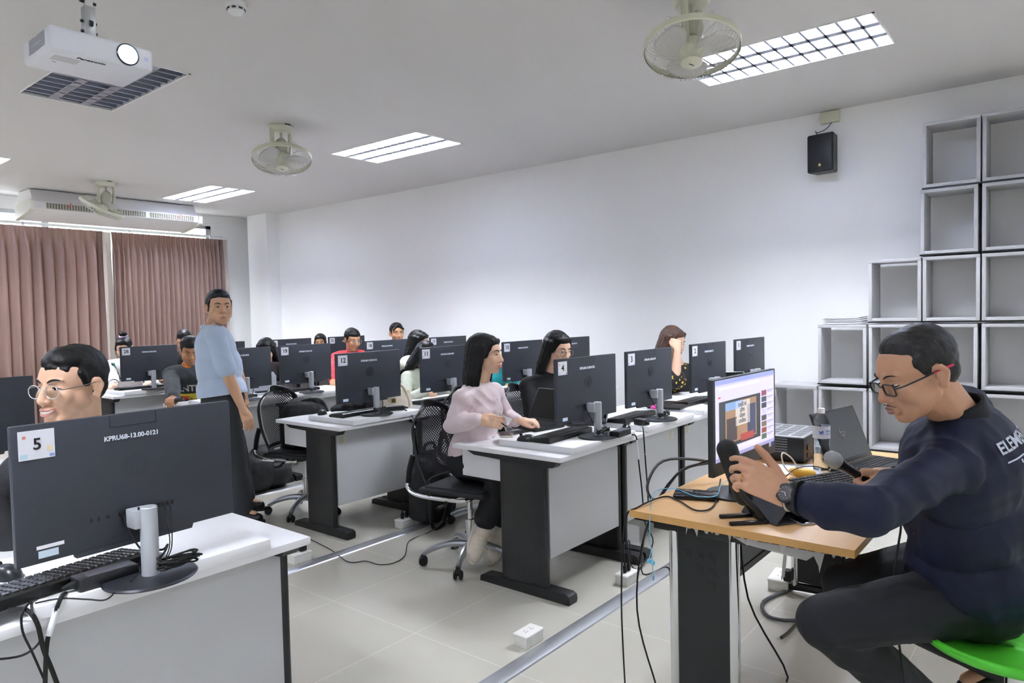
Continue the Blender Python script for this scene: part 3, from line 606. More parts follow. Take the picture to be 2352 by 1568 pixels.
# ---------------------------------------------------------------- people
def skinmat(n,c): return mat('skin '+n,c,.5,var=.05,scale=14,bump=.12,bscale=260,dist=.0006,sss=.12)
HAIRM=mat('black hair','0B0A0B',.5,var=.5,scale=60,bump=.3,bscale=40,dist=.003,stretch=(6,6,.6),spec=.28)
HAIRB=mat('brown hair','4A3226',.4,var=.45,scale=40,bump=.5,bscale=50,dist=.004,stretch=(6,6,.5))
SCL=mat('eye white','DAD6D2',.25,var=.01); IRI=mat('dark iris','17110E',.12); LASH=mat('dark brow hair','1C1614',.7)
GLS=mat('spectacle lens','F2F6F8',.03,trans=1,ior=1.03)
def remesh(b,name,m,parent,voxel,sm=4,wr=0,wf=9,seed=0,cut=None,fac=.5):
    o=b.build(name,m,parent,smooth=True); r_=o.modifiers.new('r','REMESH'); r_.mode='VOXEL'; r_.voxel_size=voxel; r_.use_smooth_shade=True
    if sm: s_=o.modifiers.new('s','SMOOTH'); s_.iterations=sm; s_.factor=fac
    dg=bpy.context.evaluated_depsgraph_get(); me=bpy.data.meshes.new_from_object(o.evaluated_get(dg)); o.modifiers.clear(); o.data=me; me.name=name
    if wr:
        me.update(); off=Vector((seed*3.1,seed*1.7,0)); co=[]
        for v in me.vertices:
            p=v.co*wf+off; n=noise.noise(p)*.8-.9*abs(noise.noise(Vector((p.x*1.3+p.z*.8,p.y*1.3-p.z*.6,p.z*1.1))))+.25; co.append(v.co+v.normal*(wr*n))
        for v,c in zip(me.vertices,co): v.co=c
    if cut:
        bm=bmesh.new(); bm.from_mesh(me); bmesh.ops.bisect_plane(bm,geom=bm.verts[:]+bm.edges[:]+bm.faces[:],plane_co=cut[0],plane_no=cut[1],clear_inner=True); bm.to_mesh(me); bm.free()
    me.shade_smooth(); return o
def frame(y,z):  # matrix with given forward (Y) and up (Z) hints
    y=Vector(y).normalized(); z=Vector(z); z=(z-y*z.dot(y)).normalized(); x=y.cross(z)
    return Matrix(((x.x,y.x,z.x,0),(x.y,y.y,z.y,0),(x.z,y.z,z.z,0),(0,0,0,1)))
def ik(a,c,l1,l2,pole):
    a,c,pole=Vector(a),Vector(c),Vector(pole); d=c-a; L=min(d.length,(l1+l2)*.999); u=d.normalized()
    x=(l1*l1-l2*l2+L*L)/(2*L); h=math.sqrt(max(0,l1*l1-x*x)); p=pole-u*pole.dot(u); p.normalize(); return a+u*x+p*h
def head_prims(q,Th,s,fem=False,chub=0,open_=0):
    T=Th@Matrix.Scale(s,4); E=lambda c,r,rot=(0,0,0),n=18,m=12:q.ell(c,r,rot,n,m,T)
    def C(a,b,r0,r1=None): q.cap(T@Vector(a),T@Vector(b),r0*s,(r1 if r1 is not None else r0)*s)
    E((0,-.018,.034),(.075,.093,.083)); E((0,.02,.03),(.07,.068,.07)); E((0,.03,-.02),(.063+chub*.5,.062,.075)); E((0,.035,-.062),(.05+chub,.048,.045))
    E((0,.068,-.092),(.021+chub*.5,.02,.017)); C((-.048-chub,0,-.05),(-.018,.066,-.09),.019,.017); C((.048+chub,0,-.05),(.018,.066,-.09),.019,.017)
    C((0,.084,.02),(0,.101,-.012),.0085,.0095); C((0,.096,-.01),(0,.1045,-.026),.0105,.0132)
    for k in (-1,1):
        E((k*.014,.0965,-.03),(.009,.0105,.0078)); E((k*.036,.058,-.022),(.028,.027,.03)); C((k*.012,.0835,.032),(k*.045,.069,.031),.0085,.0075)
        C((k*.018,.0805,.004),(k*.042,.0705,.004),.0068,.0062) # lids
        # ear
        ex=k*.077
        C((ex,-.012,.02),(ex+k*.009,-.022,.024),.0065,.006); C((ex+k*.009,-.022,.024),(ex+k*.012,-.034,.004),.0065,.0055); C((ex+k*.012,-.034,.004),(ex+k*.004,-.022,-.028),.0055,.006); C((ex+k*.004,-.02,-.03),(ex-k*.002,-.01,-.024),.0075,.006)
        E((ex+k*.002,-.018,-.002),(.006,.014,.022))
    E((0,.086,-.06),(.024,.016,.019)); E((.04+chub,.022,-.035),(.028,.042,.045)); E((-.04-chub,.022,-.035),(.028,.042,.045))
    C((-.019,.086,-.055),(0,.0975,-.0525),.0045,.0065); C((.019,.086,-.055),(0,.0975,-.0525),.0045,.0065)
    C((-.016,.084,-.067-open_),(.016,.084,-.067-open_),.0065,.0065) ; E((0,.09,-.068-open_),(.014,.008,.006))
def head_parts(body,Th,s,lip='A0645A',smile=0,look=0,teeth=False,browr=.0024,lids=.6,open_=0):
    T=Th@Matrix.Scale(s,4)
    P=lambda x,y,z:T@Vector((x,y,z))
    for k in (-1,1):
        q=B(); q.ell((k*.0305,.0765,.0065),(.0128,.0085,.0062*lids+.001),(0,0,-k*.25),16,10,T); e=q.build('eye',SCL,body)
        q=B(); q.ell((k*.0305+look,.0815,.0068),(.0056,.0042,.0052*min(1,lids+.25)),(0,0,-k*.2),14,8,T); q.build('iris',IRI,e)
        q=B(); q.tube([P(k*.0175,.0815,.0065),P(k*.024,.0848,.0112*lids+.0038),P(k*.032,.0846,.0125*lids+.0035),P(k*.0405,.079,.0105*lids+.002),P(k*.0455,.0725,.0055)],.0013*s,5,rr=lambda t:.0007+.0011*math.sin(PI*t)); q.build('eyelash',LASH,e)
        q=B(); q.tube([P(k*.013,.0905,.0265),P(k*.025,.089,.0325),P(k*.038,.082,.034),P(k*.05,.070,.028)],browr*s,6,rr=lambda t:browr*s*(.55+.75*math.sin(PI*min(1,t+.12)))); q.build('eyebrow',LASH,body)
    LM=mat('lips '+lip,lip,.42,var=.05,scale=60)
    w=.022+smile*.006; up=smile*.008
    q=B()
    q.tube([P(-w,.087-smile*.004,-.0595+up),P(-w*.5,.0995,-.0565+up*.2),P(-.004,.1035,-.0535),P(0,.103,-.0548),P(.004,.1035,-.0535),P(w*.5,.0995,-.0565+up*.2),P(w,.087-smile*.004,-.0595+up)],.004,8,rr=lambda t:s*(.0010+.0026*math.sin(PI*t)))
    q.tube([P(-w,.087-smile*.004,-.0605+up),P(-w*.5,.0975,-.0655-open_),P(0,.1005,-.0675-open_),P(w*.5,.0975,-.0655-open_),P(w,.087-smile*.004,-.0605+up)],.004,8,rr=lambda t:s*(.0010+.0031*math.sin(PI*t)))
    q.build('lips',LM,body)
    if teeth:
        q=B(); q.tube([P(-w*.8,.09,-.0605+up*.5),P(0,.0995,-.0615-open_*.4),P(w*.8,.09,-.0605+up*.5)],.004,8,rr=lambda t:s*(.001+.0035*math.sin(PI*t)+open_*.25)); q.build('teeth',mat('teeth','E9E4DC',.3),body)
def hand_prims(q,W,d,n,side,s=1,curl=.35,thumb=.4,spread=.04,curls=None,tx=0):
    # W wrist, d finger direction, n direction the palm faces, side=+1 right hand / -1 left hand
    M=Matrix.Translation(Vector(W))@frame(d,-Vector(n)); sg=-side
    P=lambda x,y,z:M@Vector((x*sg*s,y*s,z*s))
    xs=[.031,.011,-.010,-.029]; ln=[.074,.082,.076,.060]; rr=[.0088,.009,.0086,.0076]
    for k in range(4):
        q.cap(P(xs[k]*.6,.0,.0),P(xs[k],.082,0),.0135*s,.0112*s); q.cap(P(xs[k]*.5,.02,-.006),P(xs[k]*.95,.075,-.006),.013*s,.0105*s)
        c=(curls[k] if curls else curl*(1+.12*k)); a=0; p=Vector((xs[k],.084,0)); L=ln[k]; sp=spread*(1.5-k)
        for j,f in enumerate((.46,.31,.26)):
            a+=c*(1,1.15,.8)[j]; v=Vector((math.sin(sp)*math.cos(a),math.cos(a)*math.cos(sp),-math.sin(a))); p2=p+v*(L*f)
            q.cap(P(*p),P(*p2),(rr[k]*(1-.07*j))*s,(rr[k]*(.92-.07*j))*s,10,4); p=p2
    t0=Vector((.02,.012,-.006)); t1=Vector((.042+tx*.5,.042,-.012-.012*thumb)); t2=Vector((.050+tx*1.1-.010*thumb,.072,-.016-.026*thumb)); t3=Vector((.050+tx*1.5-.024*thumb,.096,-.018-.038*thumb))
    q.cap(P(*t0),P(*t1),.0165*s,.0125*s); q.cap(P(*t1),P(*t2),.0118*s,.0105*s); q.cap(P(*t2),P(*t3),.0102*s,.0085*s)
    q.cap(P(0,-.03,0),P(0,.03,0),.0235*s,.024*s); return P
def drape(o,onto,n,off=.0012):
    # lay a flat print or lettering on the cloth it belongs to
    me=o.data.copy(); o.data=me; mw=o.matrix_world.copy(); iv=mw.inverted(); n=Vector(n).normalized(); bm=bmesh.new(); bm.from_mesh(me)
    lo=min(v.co.z for v in bm.verts)
    bad=[]
    for v in bm.verts:
        w=mw@v.co; h,loc,nr,_=onto.ray_cast(w+n*.12,-n,distance=.4)
        if h and nr.dot(n)>.25: v.co=iv@(loc+n*(off+(v.co.z-lo)))
        else: bad.append(v)
    bmesh.ops.delete(bm,geom=bad,context='VERTS')
    bm.to_mesh(me); bm.free()
class Person:
    def __init__(s,label,skin,neck,pelvis,fwd,head,hf,hu=(0,0,1),sc=1,vox=.006,sh=None,female=False,chub=0,open_=0,name='person',shw=.165,fat=1.0):
        s.s=sc; s.neck=Vector(neck); s.pel=Vector(pelvis); s.u=(s.neck-s.pel).normalized(); s.vox=vox; s.fat=fat
        f=Vector(fwd); f=(f-s.u*f.dot(s.u)).normalized(); s.f=f; s.r=f.cross(s.u)   # right-hand side
        s.T=frame(s.f,s.u); s.head=Vector(head); s.Th=Matrix.Translation(s.head)@frame(hf,hu); s.female=female
        s.root=None; s.q=B(); s.label=label; s.skin=skin; s.name=name; s.shw=shw*sc; s.chub=chub; s.open_=open_
        s.SH={k:s.neck-s.u*.068*sc+s.r*(k*s.shw)+s.f*.0 for k in (1,-1)}; s.EL={};s.WR={};s.HIP={k:s.pel+s.r*(k*.09*sc) for k in (1,-1)}; s.KN={};s.AN={}
        head_prims(s.q,s.Th,sc,female,chub,open_)
        hb=s.Th@Vector((0,-.03*sc,-.04*sc)); s.q.cap(hb,s.neck-s.u*.01,.056*sc*(.88 if female else 1),.06*sc*(.88 if female else 1)); s.q.cap(s.Th@Vector((0,.0,-.05*sc)),s.neck,.048*sc,.05*sc)
        s.torso(s.q,-.012)
    def torso(s,q,inf,lo=0,belly=0):
        c=s.s; L=(s.neck-s.pel).length; at=lambda t,fo=0:s.pel+s.u*(L*t)+s.f*fo
        def E(p,r): q.ell((0,0,0),tuple(x+inf for x in r),T=Matrix.Translation(p)@s.T,n=22,m=14)
        E(at(.72),(.15*c*s.fat,.1*c*s.fat,.145*c)); E(at(.42,.005),(.132*c*s.fat,.1*c*s.fat+belly,.19*c)); E(at(.1),(.15*c*s.fat,.115*c*s.fat+belly*.8,.16*c))
        if s.female: 
            for k in (1,-1): E(at(.66,.07*c)+s.r*(k*.055*c),(.062*c,.042*c,.065*c))
        q.cap(at(.93),s.SH[1],.042*c+inf,.046*c+inf); q.cap(at(.93),s.SH[-1],.042*c+inf,.046*c+inf)
        q.cap(at(.88,-.02*c)+s.r*.06*c,at(.88,-.02*c)-s.r*.06*c,.05*c+inf)
    def arm(s,k,wrist,pole=(0,0,-1),d=None,n=None,curl=.35,thumb=.4,elbow=None,curls=None,spread=.04,hs=.98,tx=0):
        c=s.s; W=Vector(wrist); E=Vector(elbow) if elbow is not None else ik(s.SH[k],W,.285*c,.255*c,pole); s.EL[k]=E; s.WR[k]=W
        s.q.cap(s.SH[k],E,.044*c,.038*c); s.q.cap(E,E+(W-E)*.4,.039*c,.037*c); s.q.cap(E+(W-E)*.35,W,.037*c,.0255*c)
        d=Vector(d) if d is not None else (W-E); n=n or (0,0,-1)
        s.P=hand_prims(s.q,W+d.normalized()*.01,d,n,k,c*hs,curl,thumb,spread,curls,tx); return s.P
    def leg(s,k,ankle,pole,knee=None,foot=None):
        c=s.s; A=Vector(ankle); K=Vector(knee) if knee is not None else ik(s.HIP[k],A,.41*c,.40*c,pole); s.KN[k]=K; s.AN[k]=A
        s.q.cap(s.HIP[k],K,.07*c,.048*c); s.q.cap(K,K+(A-K)*.35,.046*c,.05*c); s.q.cap(K+(A-K)*.3,A,.05*c,.034*c)
        f=Vector(foot) if foot is not None else s.f; s.q.cap(A-Vector((0,0,.03)),A+f*.1+Vector((0,0,-.045)),.03*c,.025*c); s.FT=getattr(s,'FT',{}); s.FT[k]=f
    def done(s):
        o=remesh(s.q,s.name,s.skin,None,s.vox,sm=5,fac=.5); tag(o,s.label,'person'); s.root=o; return o
    def shirt(s,m,inf=.012,sleeve=1.0,sr=.012,name='shirt',wr=.006,belly=0,flare=0,hem=0,vox=None,cuff=True,extra=None,tuck=None):
        c=s.s; q=B(); s.torso(q,inf,belly=belly); cut=None
        if tuck is not None: cut=(s.pel+s.u*tuck,s.u)
        for k in s.EL:
            S,E,W=s.SH[k],s.EL[k],s.WR[k]; a=min(1,sleeve*2); b=max(0,sleeve*2-1)
            q.cap(S,S+(E-S)*a,.046*c+sr,.043*c+sr+flare)
            if b: q.cap(E,E+(W-E)*b*.55,.047*c+sr,.044*c+sr); q.cap(E+(W-E)*b*.5,E+(W-E)*(b*.97),.043*c+sr,.031*c+sr*.7)
        if hem: q.cap(s.pel+s.u*.02,s.pel-s.u*hem,.13*c+inf,.12*c+inf)
        if extra: extra(q)
        return remesh(q,name,m,s.root,vox or s.vox*1.3,sm=4,wr=wr,seed=len(s.label),cut=cut)
    def collar(s,m,r=.064,h=.03,t=.006,name='collar',gap=.0,z=.0):
        c=s.s; q=B(); T=Matrix.Translation(s.neck+s.u*z)@s.T
        def f(u,v):
            a=PI/2+gap+(2*PI-2*gap)*u; rr=(r+.016*(1-v))*c; return T@Vector((rr*math.cos(a),rr*math.sin(a)*.98-.006*c*v,-.018*c+h*v*c-.012*c*math.sin(a)*(1)))
        q.grid(f,40,6); o=q.build(name,m,s.root,fix=False); md=o.modifiers.new('s','SOLIDIFY'); md.thickness=t; md.offset=0; return o
    def trousers(s,m,fr=1.0,inf=.014,name='trousers',wr=.006,hemr=0):
        c=s.s; q=B(); q.ell((0,0,0),(.15*c*s.fat+inf,.115*c*s.fat+inf,.13*c+inf),T=Matrix.Translation(s.pel)@s.T)
        for k in s.KN:
            H,K,A=s.HIP[k],s.KN[k],s.AN[k]; q.cap(H,K,.082*c+inf,.056*c+inf); q.cap(K,K+(A-K)*fr,.056*c+inf,.045*c+inf+hemr)
        return remesh(q,name,m,s.root,s.vox*1.6,sm=4,wr=wr,seed=7)
    def shoe(s,k,m,ms,name='shoe',L=.155,up=None,sz=1.0,off=(0,0,0)):
        c=s.s; A=s.AN[k]; f=s.FT[k].normalized(); T=Matrix.Translation(A+Vector(off))@frame(f,up or ((0,0,1) if abs(f.z)<.9 else s.f))@Matrix.Scale(sz,4); q=B()
        C=lambda a,b,r0,r1:q.cap(T@Vector(a),T@Vector(b),r0*sz,r1*sz)
        C((0,-.035,-.055),(0,.04,-.05),.034,.038); C((0,.04,-.055),(0,L-.035,-.068),.04,.033); C((0,-.02,-.02),(0,.005,-.03),.038,.042); C((-.012,.05,-.06),(-.012,L-.05,-.07),.034,.03); C((.012,.05,-.06),(.012,L-.05,-.07),.034,.03)
        o=remesh(q,name,m,s.root,.005,sm=3)
        q=B(); sol=[(.03*math.sin(a)*(1.0 if math.cos(a)>0 else .85)*1.35,.055+.115*math.cos(a)) for a in [2*PI*i/28 for i in range(28)]]
        q.prism(sol,-.106,-.082,T); q.build('sole',ms,o); return o
    def hair(s,m,kind='short',vox=.005,top=0,extra=None):
        c=s.s; T=s.Th@Matrix.Scale(c,4); q=B(); E=lambda a,r,rot=(0,0,0):q.ell(a,r,rot,20,14,T)
        C=lambda a,b,r0,r1:q.cap(T@Vector(a),T@Vector(b),r0*c,r1*c)
        if kind in('short','crop','flop'):
            t={'crop':.005,'flop':.008}.get(kind,.013)
            E((0,-.030,.043),(.078+t*.3,.09+t*.5,.080+t)); E((0,.008 if kind=='short' else (.008 if kind=='flop' else -.004),.076 if kind=='flop' else .078),(.066,.066,.043+t)); E((0,-.06,-.0),(.066,.05,.06))
            for k in (-1,1): C((k*.066,.02,.045),(k*.0695,.008,.012),.014,.007)
            if kind=='flopx':
                for i in range(9):
                    x=-.055+.014*i; C((x,.04,.105),(x*1.1+.012,.088-abs(x)*.35,.062-.01*(i%2)-abs(x)*.25),.02,.009)
        else:
            E((0,-.028,.042),(.085,.098,.090)); E((0,.008,.070),(.074,.070,.052))
            for k in (-1,1): C((k*.045,.056,.085),(k*.074,.03,.0),.016,.014)
        if extra: extra(q,C,E)
        return remesh(q,'hair',m,s.root,vox,sm=4,wr=.003,wf=38,seed=len(s.label)%7)
    def glasses(s,m,style='round',temple=None,w=.024,h=.02,lens=True):
        c=s.s; T=s.Th@Matrix.Scale(c,4); P=lambda x,y,z:T@Vector((x,y,z)); q=B(); r_=.0013 if style=='round' else .0022; Z=-.0005
        for k in (-1,1):
            n=24; e=2.2 if style=='round' else 4
            pts=[]
            for i in range(n):
                a=2*PI*i/n; ca,sa=math.cos(a),math.sin(a); x=w*math.copysign(abs(ca)**(2/e),ca); z=h*math.copysign(abs(sa)**(2/e),sa)
                pts.append(P(k*(.033)+x,.098-.12*abs(k*.033+x)**1.0*.35,Z+z))
            q.tube(pts,r_,6,closed=True,sub=2)
            if lens:
                l=B(); cc=P(k*.033,.098-.0014,Z); l._add([cc]+pts,[(0,i+1,(i+1)%n+1) for i in range(n)]); ln=l.build('lens',GLS,s.root,fix=False)
        q.tube([P(-.011,.0968,Z+.004),P(0,.100,Z+.008),P(.011,.0968,Z+.004)],r_,6)
        g=q.build('glasses',m,s.root)
        for k in (-1,1):
            q=B(); q.tube([P(k*(.033+w),.098-.12*(.033+w)*.35,Z+.006),P(k*.074,.075,Z+.008),P(k*.08,.02,.010),P(k*.083,-.02,.012),P(k*.081,-.04,-.008)],r_*1.1,6); q.build('temple',temple or m,g)
        return g
# ---------------------------------------------------------------- office chairs
MESHB=mat('perforated black chair shell','131417',.45,var=.05)
nt,b,N,L=nodes(MESHB); tc=N('ShaderNodeTexCoord'); sx=N('ShaderNodeSeparateXYZ'); cx=N('ShaderNodeCombineXYZ'); L(tc.outputs['Object'],sx.inputs[0]); L(sx.outputs[0],cx.inputs[0]); L(sx.outputs[2],cx.inputs[1])
mp=N('ShaderNodeMapping'); mp.inputs['Rotation'].default_value=(0,0,PI/4); L(cx.outputs[0],mp.inputs[0]); vo=N('ShaderNodeTexVoronoi'); vo.voronoi_dimensions='2D'; vo.inputs['Scale'].default_value=72; vo.inputs['Randomness'].default_value=0; L(mp.outputs[0],vo.inputs[0])
gt=N('ShaderNodeMath'); gt.operation='GREATER_THAN'; gt.inputs[1].default_value=.30; L(vo.outputs['Distance'],gt.inputs[0]); L(gt.outputs[0],b.inputs['Alpha'])
def make_chair():
    t=thing('office_chair','','chair',group='office chairs with perforated black backs')
    bw=lambda v:.225*(1-max(0,(v-.55)/.45)**3*.55)*(.86+.14*min(1,v*3))
    def f(u,v,m=1.0):
        a=u*2-1; x=a*bw(v)*m; return Vector((x,-.235-.05*v+.06*a*a-.035*math.sin(PI*v*.8),.50+.46*v+.0-.05*a*a*max(0,v-.6)*1.5))
    q=B(); q.grid(lambda u,v:f(u,.06+.86*v,.86),20,22); q.build('backrest_mesh',MESHB,t,fix=False)
    q=B(); k=40; pts=[]
    loop=[(0,i/12) for i in range(13)]+[((i+1)/10,1) for i in range(10)]+[(1,1-(i+1)/12) for i in range(12)]+[(1-(i+1)/10,0) for i in range(9)]
    n=len(loop); ins=[]
    vs=[];fs=[]
    for (u,v) in loop:
        o_=f(u,v); c_=f(.5+(u-.5)*.82,.07+v*.84); vs+= [o_,c_]
    for i in range(n): j=(i+1)%n; fs.append((2*i,2*j,2*j+1,2*i+1))
    q._add(vs,fs); q.tube([f(u,v) for u,v in loop],.007,6,closed=True,sub=1); q.build('backrest_rim',BLKP,t)
    q=B(); q.box((0,.01,.465),(.46,.44,.03),bev=.014,seg=3); q.box((0,.02,.482),(.42,.40,.02),bev=.01); q.build('seat',mat('black seat pad','15161A',.6,bump=.3,bscale=300),t)
    q=B()
    for s in (-1,1): q.tube([(s*.12,.12,.435),(s*.22,.10,.435),(s*.245,-.02,.435),(s*.24,-.2,.44),(s*.225,-.285,.47),(s*.215,-.285,.54)],.0115,10)
    q.cyl((-.13,.12,.435),(.13,.12,.435),.0115,n=10); q.build('chrome_frame',CHR,t)
    q=B()
    for s in (-1,1): q=B(); q.tube([(s*.218,-.286,.5),(s*.208,-.28,.58),(s*.195,-.262,.66)],.018,8); q.build('back_holder',BLKP,t)
    q=B(); q.box((0,0,.43),(.16,.2,.04),bev=.008); q.tube([(.05,.02,.43),(.2,.0,.425),(.26,-.01,.41)],.006,6); q.box((.28,-.01,.405),(.06,.03,.012),bev=.005); q.build('tilt_mechanism',BLKP,t)
    q=B(); q.cyl((0,0,.09),(0,0,.25),.028,n=18); q.build('gas_sleeve',CHR,t); q=B(); q.cyl((0,0,.25),(0,0,.43),.016,n=14); q.cyl((0,0,.245),(0,0,.262),.031,n=18); q.build('gas_piston',CHR,t)
    for k in range(5):
        a=2*PI*k/5+.3; c,s=math.cos(a),math.sin(a)
        q=B(); q.tube([(c*.02,s*.02,.115),(c*.12,s*.12,.122),(c*.22,s*.22,.10),(c*.285,s*.285,.068)],.02,10,rr=lambda t:.024-.009*t); q.build('base_arm',ALU,t)
        q=B(); nx,ny=-s,c
        for w in (-1,1): q.cyl((c*.285+nx*w*.009-0,s*.285+ny*w*.009,.027),(c*.285+nx*w*.024,s*.285+ny*w*.024,.027),.0265,n=18,bev=.004)
        q.ell((c*.285,s*.285,.045),(.02,.02,.022),n=12,m=8); q.build('caster',RUB,t)
    return t
CH0=make_chair(); CH0.location=(3.13,4.60,0); CH0.rotation_euler=(0,0,PI+.25); tag(CH0,'empty office chair at the aisle holding a black backpack, behind desk twelve','chair')
def chair(x,y,a,lab):
    o=dup(CH0,(x,y,0),a,lab); return o
chair(3.68,3.22,PI-.1,'empty office chair between the pink-bloused woman and the woman in black blazer')
chair(4.75,3.1,PI,'empty office chair behind computer three')
# ---------------------------------------------------------------- bags
def blob(name,label,cat,prims,m,vox=.008,wr=.006,wf=9,smn=3):
    q=B()
    for p in prims:
        if p[0]=='e': q.ell(*p[1:])
        elif p[0]=='b': q.box(*p[1:3],rot=p[3] if len(p)>3 else (0,0,0),bev=min(p[2])*.3)
        else: q.cap(*p[1:])
    o=remesh(q,name,m,None,vox,sm=smn,wr=wr,wf=wf); tag(o,label,cat); return o
NYL=mat('black nylon','101114',.7,bump=.3,bscale=220)
x,y=3.50,3.62
o=blob('backpack','large black backpack standing on the floor behind the pink-bloused woman\'s chair','backpack',[('b',(x,y,.25),(.34,.2,.46),(0,.06,.1)),('e',(x,y-.04,.2),(.17,.13,.2)),('e',(x,y,.42),(.16,.1,.1)),('b',(x+.17,y+.03,.17),(.14,.14,.3),(0,.1,0))],NYL)
q=B(); q.tube([(x-.06,y,.5),(x-.05,y,.56),(x+.03,y,.565),(x+.05,y,.5)],.012,8); q.build('carry_handle',NYL,o)
q=B(); q.tube([(x-.14,y-.12,.42),(x-.2,y-.18,.22),(x-.16,y-.17,.03),(x-.05,y-.16,.02),(x+.0,y-.13,.08)],.012,8); q.build('shoulder_strap',NYL,o)
x,y=3.14,4.62
o=blob('backpack','black backpack resting on the empty aisle chair behind desk twelve','backpack',[('b',(x+.05,y+.08,.62),(.36,.2,.30),(.1,0,.2)),('e',(x+.04,y+.05,.74),(.19,.13,.14)),('e',(x+.12,y,.62),(.14,.13,.15))],NYL)
B().tube([(x-.08,y+.02,.82),(x+.02,y-.02,.86),(x+.14,y-.03,.84),(x+.2,y-.03,.74)],.011,8).build('shoulder_strap',NYL,o)
x,y=AZ(615,1105,.1).xy
blob('black_bag','black bag heap on the floor under the third desk row beside a socket','bag',[('e',(x-.05,y+.1,.17),(.17,.14,.18)),('e',(x+.14,y+.12,.13),(.16,.13,.14)),('e',(x+.02,y+.1,.3),(.12,.1,.1))],NYL)
hb=AZ(962,925,.7515); BGE=mat('cream leather','E3D8C4',.5,var=.04,bump=.15,bscale=120)
hb=Vector((3.585,4.09,.752))
o=blob('handbag','cream leather handbag standing on the desk behind computer twelve','handbag',[('b',hb+Vector((0,0,.075)),(.24,.09,.14),(0,0,-.5)),('e',hb+Vector((0,0,.11)),(.12,.055,.08),(0,0,-.5)),('b',hb+Vector((0,0,.15)),(.2,.05,.05),(0,0,-.5))],BGE,vox=.006)
q=B(); q.tube([hb+Vector(v) for v in ((-.09,.03,.16),(-.05,-.0,.215),(.03,-.055,.20),(.075,-.085,.1),(.085,-.095,.03),(.11,-.06,.1),(.1,-.05,.16))],.011,8); q.build('bag_strap',BGE,o)
B().box(hb+Vector((-.045,-.045,.09)),(.03,.006,.03),rot=(0,0,-.5)).build('gold_clasp',mat('brushed gold','8F7440',.35,.8),o,smooth=False)
blob('folded_jacket','black jacket heaped on the desk behind computer twelve','jacket',[('e',(3.36,4.3,.80),(.13,.12,.055)),('e',(3.46,4.22,.81),(.10,.1,.06)),('e',(3.28,4.33,.79),(.09,.08,.04))],mat('black fleece','111217',.9,bump=.4,bscale=200),vox=.007,wr=.008,wf=14)
# ---------------------------------------------------------------- laptops
def laptop(label,p,rz,w=.36,d=.24,h=.235,ang=1.95,lidm=None,basem=None,scr=None):
    lidm=lidm or BLKP; basem=basem or BLKP; t=thing('laptop',label,'laptop',p,rz)   # hinge at +y, user at -y side
    q=B(); q.box((0,-d/2,.009),(w,d,.016),bev=.004); q.build('base',basem,t)
    q=B()
    for r_ in range(5):
        for k in range(14): q.box((-w*.42+k*w*.065,-.035-r_*.021,.018),(w*.055,.017,.003))
    q.build('keys',KEY,t,smooth=False)
    B().box((0,-d*.78,.0173),(.1,.055,.0008)).build('touchpad',DKG,t,smooth=False)
    T=Matrix.Translation((0,0,.016))@Matrix.Rotation(PI/2-ang,4,'X')
    q=B(); q.T=T; q.box((0,.003,h/2),(w,.007,h),bev=.003); ld=q.build('lid',lidm,t)
    q=B(); q.T=T; q.box((0,-.0009,h/2+.006),(w*.95,.001,h*.88)); q.build('display',scr or mat('dark glass','0A0C10',.1),ld,smooth=False)
    return t
# ---------------------------------------------------------------- presenter's table
WD=mat('beech veneer','DFB27C',.4,var=.06,scale=3,stretch=(1.5,14,14)); WE=mat('beech edge band','C99A5A',.45,var=.06,scale=4,stretch=(2,10,10))
TX0,TX1,TY0,TY1,TZ=2.25,3.86,.525,1.29,.75
t=thing('presenter_table','beech-topped table with black and chrome legs used by the presenter','table',(TX0,TY0,0)); w_,d_=TX1-TX0,TY1-TY0
B().bx(0,w_,0,d_,TZ-.026,TZ,bev=.002).build('tabletop',WD,t)
q=B(); q.bx(-.001,.0005,.001,d_-.001,TZ-.0255,TZ-.0005).bx(0,w_,-.0005,.0008,TZ-.0255,TZ-.0005).bx(0,w_,d_-.0008,d_+.0005,TZ-.0255,TZ-.0005); q.build('edge_band',WE,t,smooth=False)
for x in (.085,w_-.15):
    B().bx(x-.015,x+.02,.05,d_-.06,TZ-.075,TZ-.027,bev=.003).build('cross_beam',BLKM,t)
    for y in (.405,.628): B().cyl((x,y,.03),(x,y,TZ-.07),.019,n=28).build('chrome_post',CHR,t)
    pn=B().bx(x-.008,x+.008,.42,.612,.06,TZ-.07).build('leg_panel',BLKM,t,smooth=False)
    q=B()
    for (i,j) in ((0,0),(1,0),(2,0),(1,1),(2,1),(2,2)):
        for (a,b_) in ((0,0),(1,0),(2,0),(1,1),(2,1),(2,2)): q.bx(x-.0088,x-.0078,.58-i*.045-a*.0105,.58-i*.045-a*.0105+.0075,.62-j*.05-b_*.0105-.0075,.62-j*.05-b_*.0105)
    q.build('punched_squares',PORT,pn,smooth=False)
    q=B(); q.tube([(x,.03,.02),(x,.2,.035),(x,.55,.035),(x,.72,.02)],.022,8); q.build('foot',BLKM,t)
q=B(); q.bx(.11,w_-.17,.605,.62,.36,TZ-.07); q.bx(.11,w_-.17,.598,.628,.34,.37,bev=.004); q.build('modesty_panel',BLKM,t,smooth=False)
FILM=mat('torn white plastic film','D9DADC',.35,var=.1,scale=40,alpha=.75)
rnd=random.Random(11); q=B()
def strip(y0,y1,x):
    n=26; vs=[];fs=[]
    for i in range(n+1):
        y=y0+(y1-y0)*i/n; z=TZ-.027; vs+=[(x+rnd.uniform(-.002,.002),y,z),(x-.004+rnd.uniform(-.006,.004),y,z-rnd.uniform(.006,.03)*(1.6 if i%5==0 else 1))]
    for i in range(n): fs.append((2*i,2*i+2,2*i+3,2*i+1))
    q._add(vs,fs)
strip(.57,.36,.062); strip(.35,.05,.062)
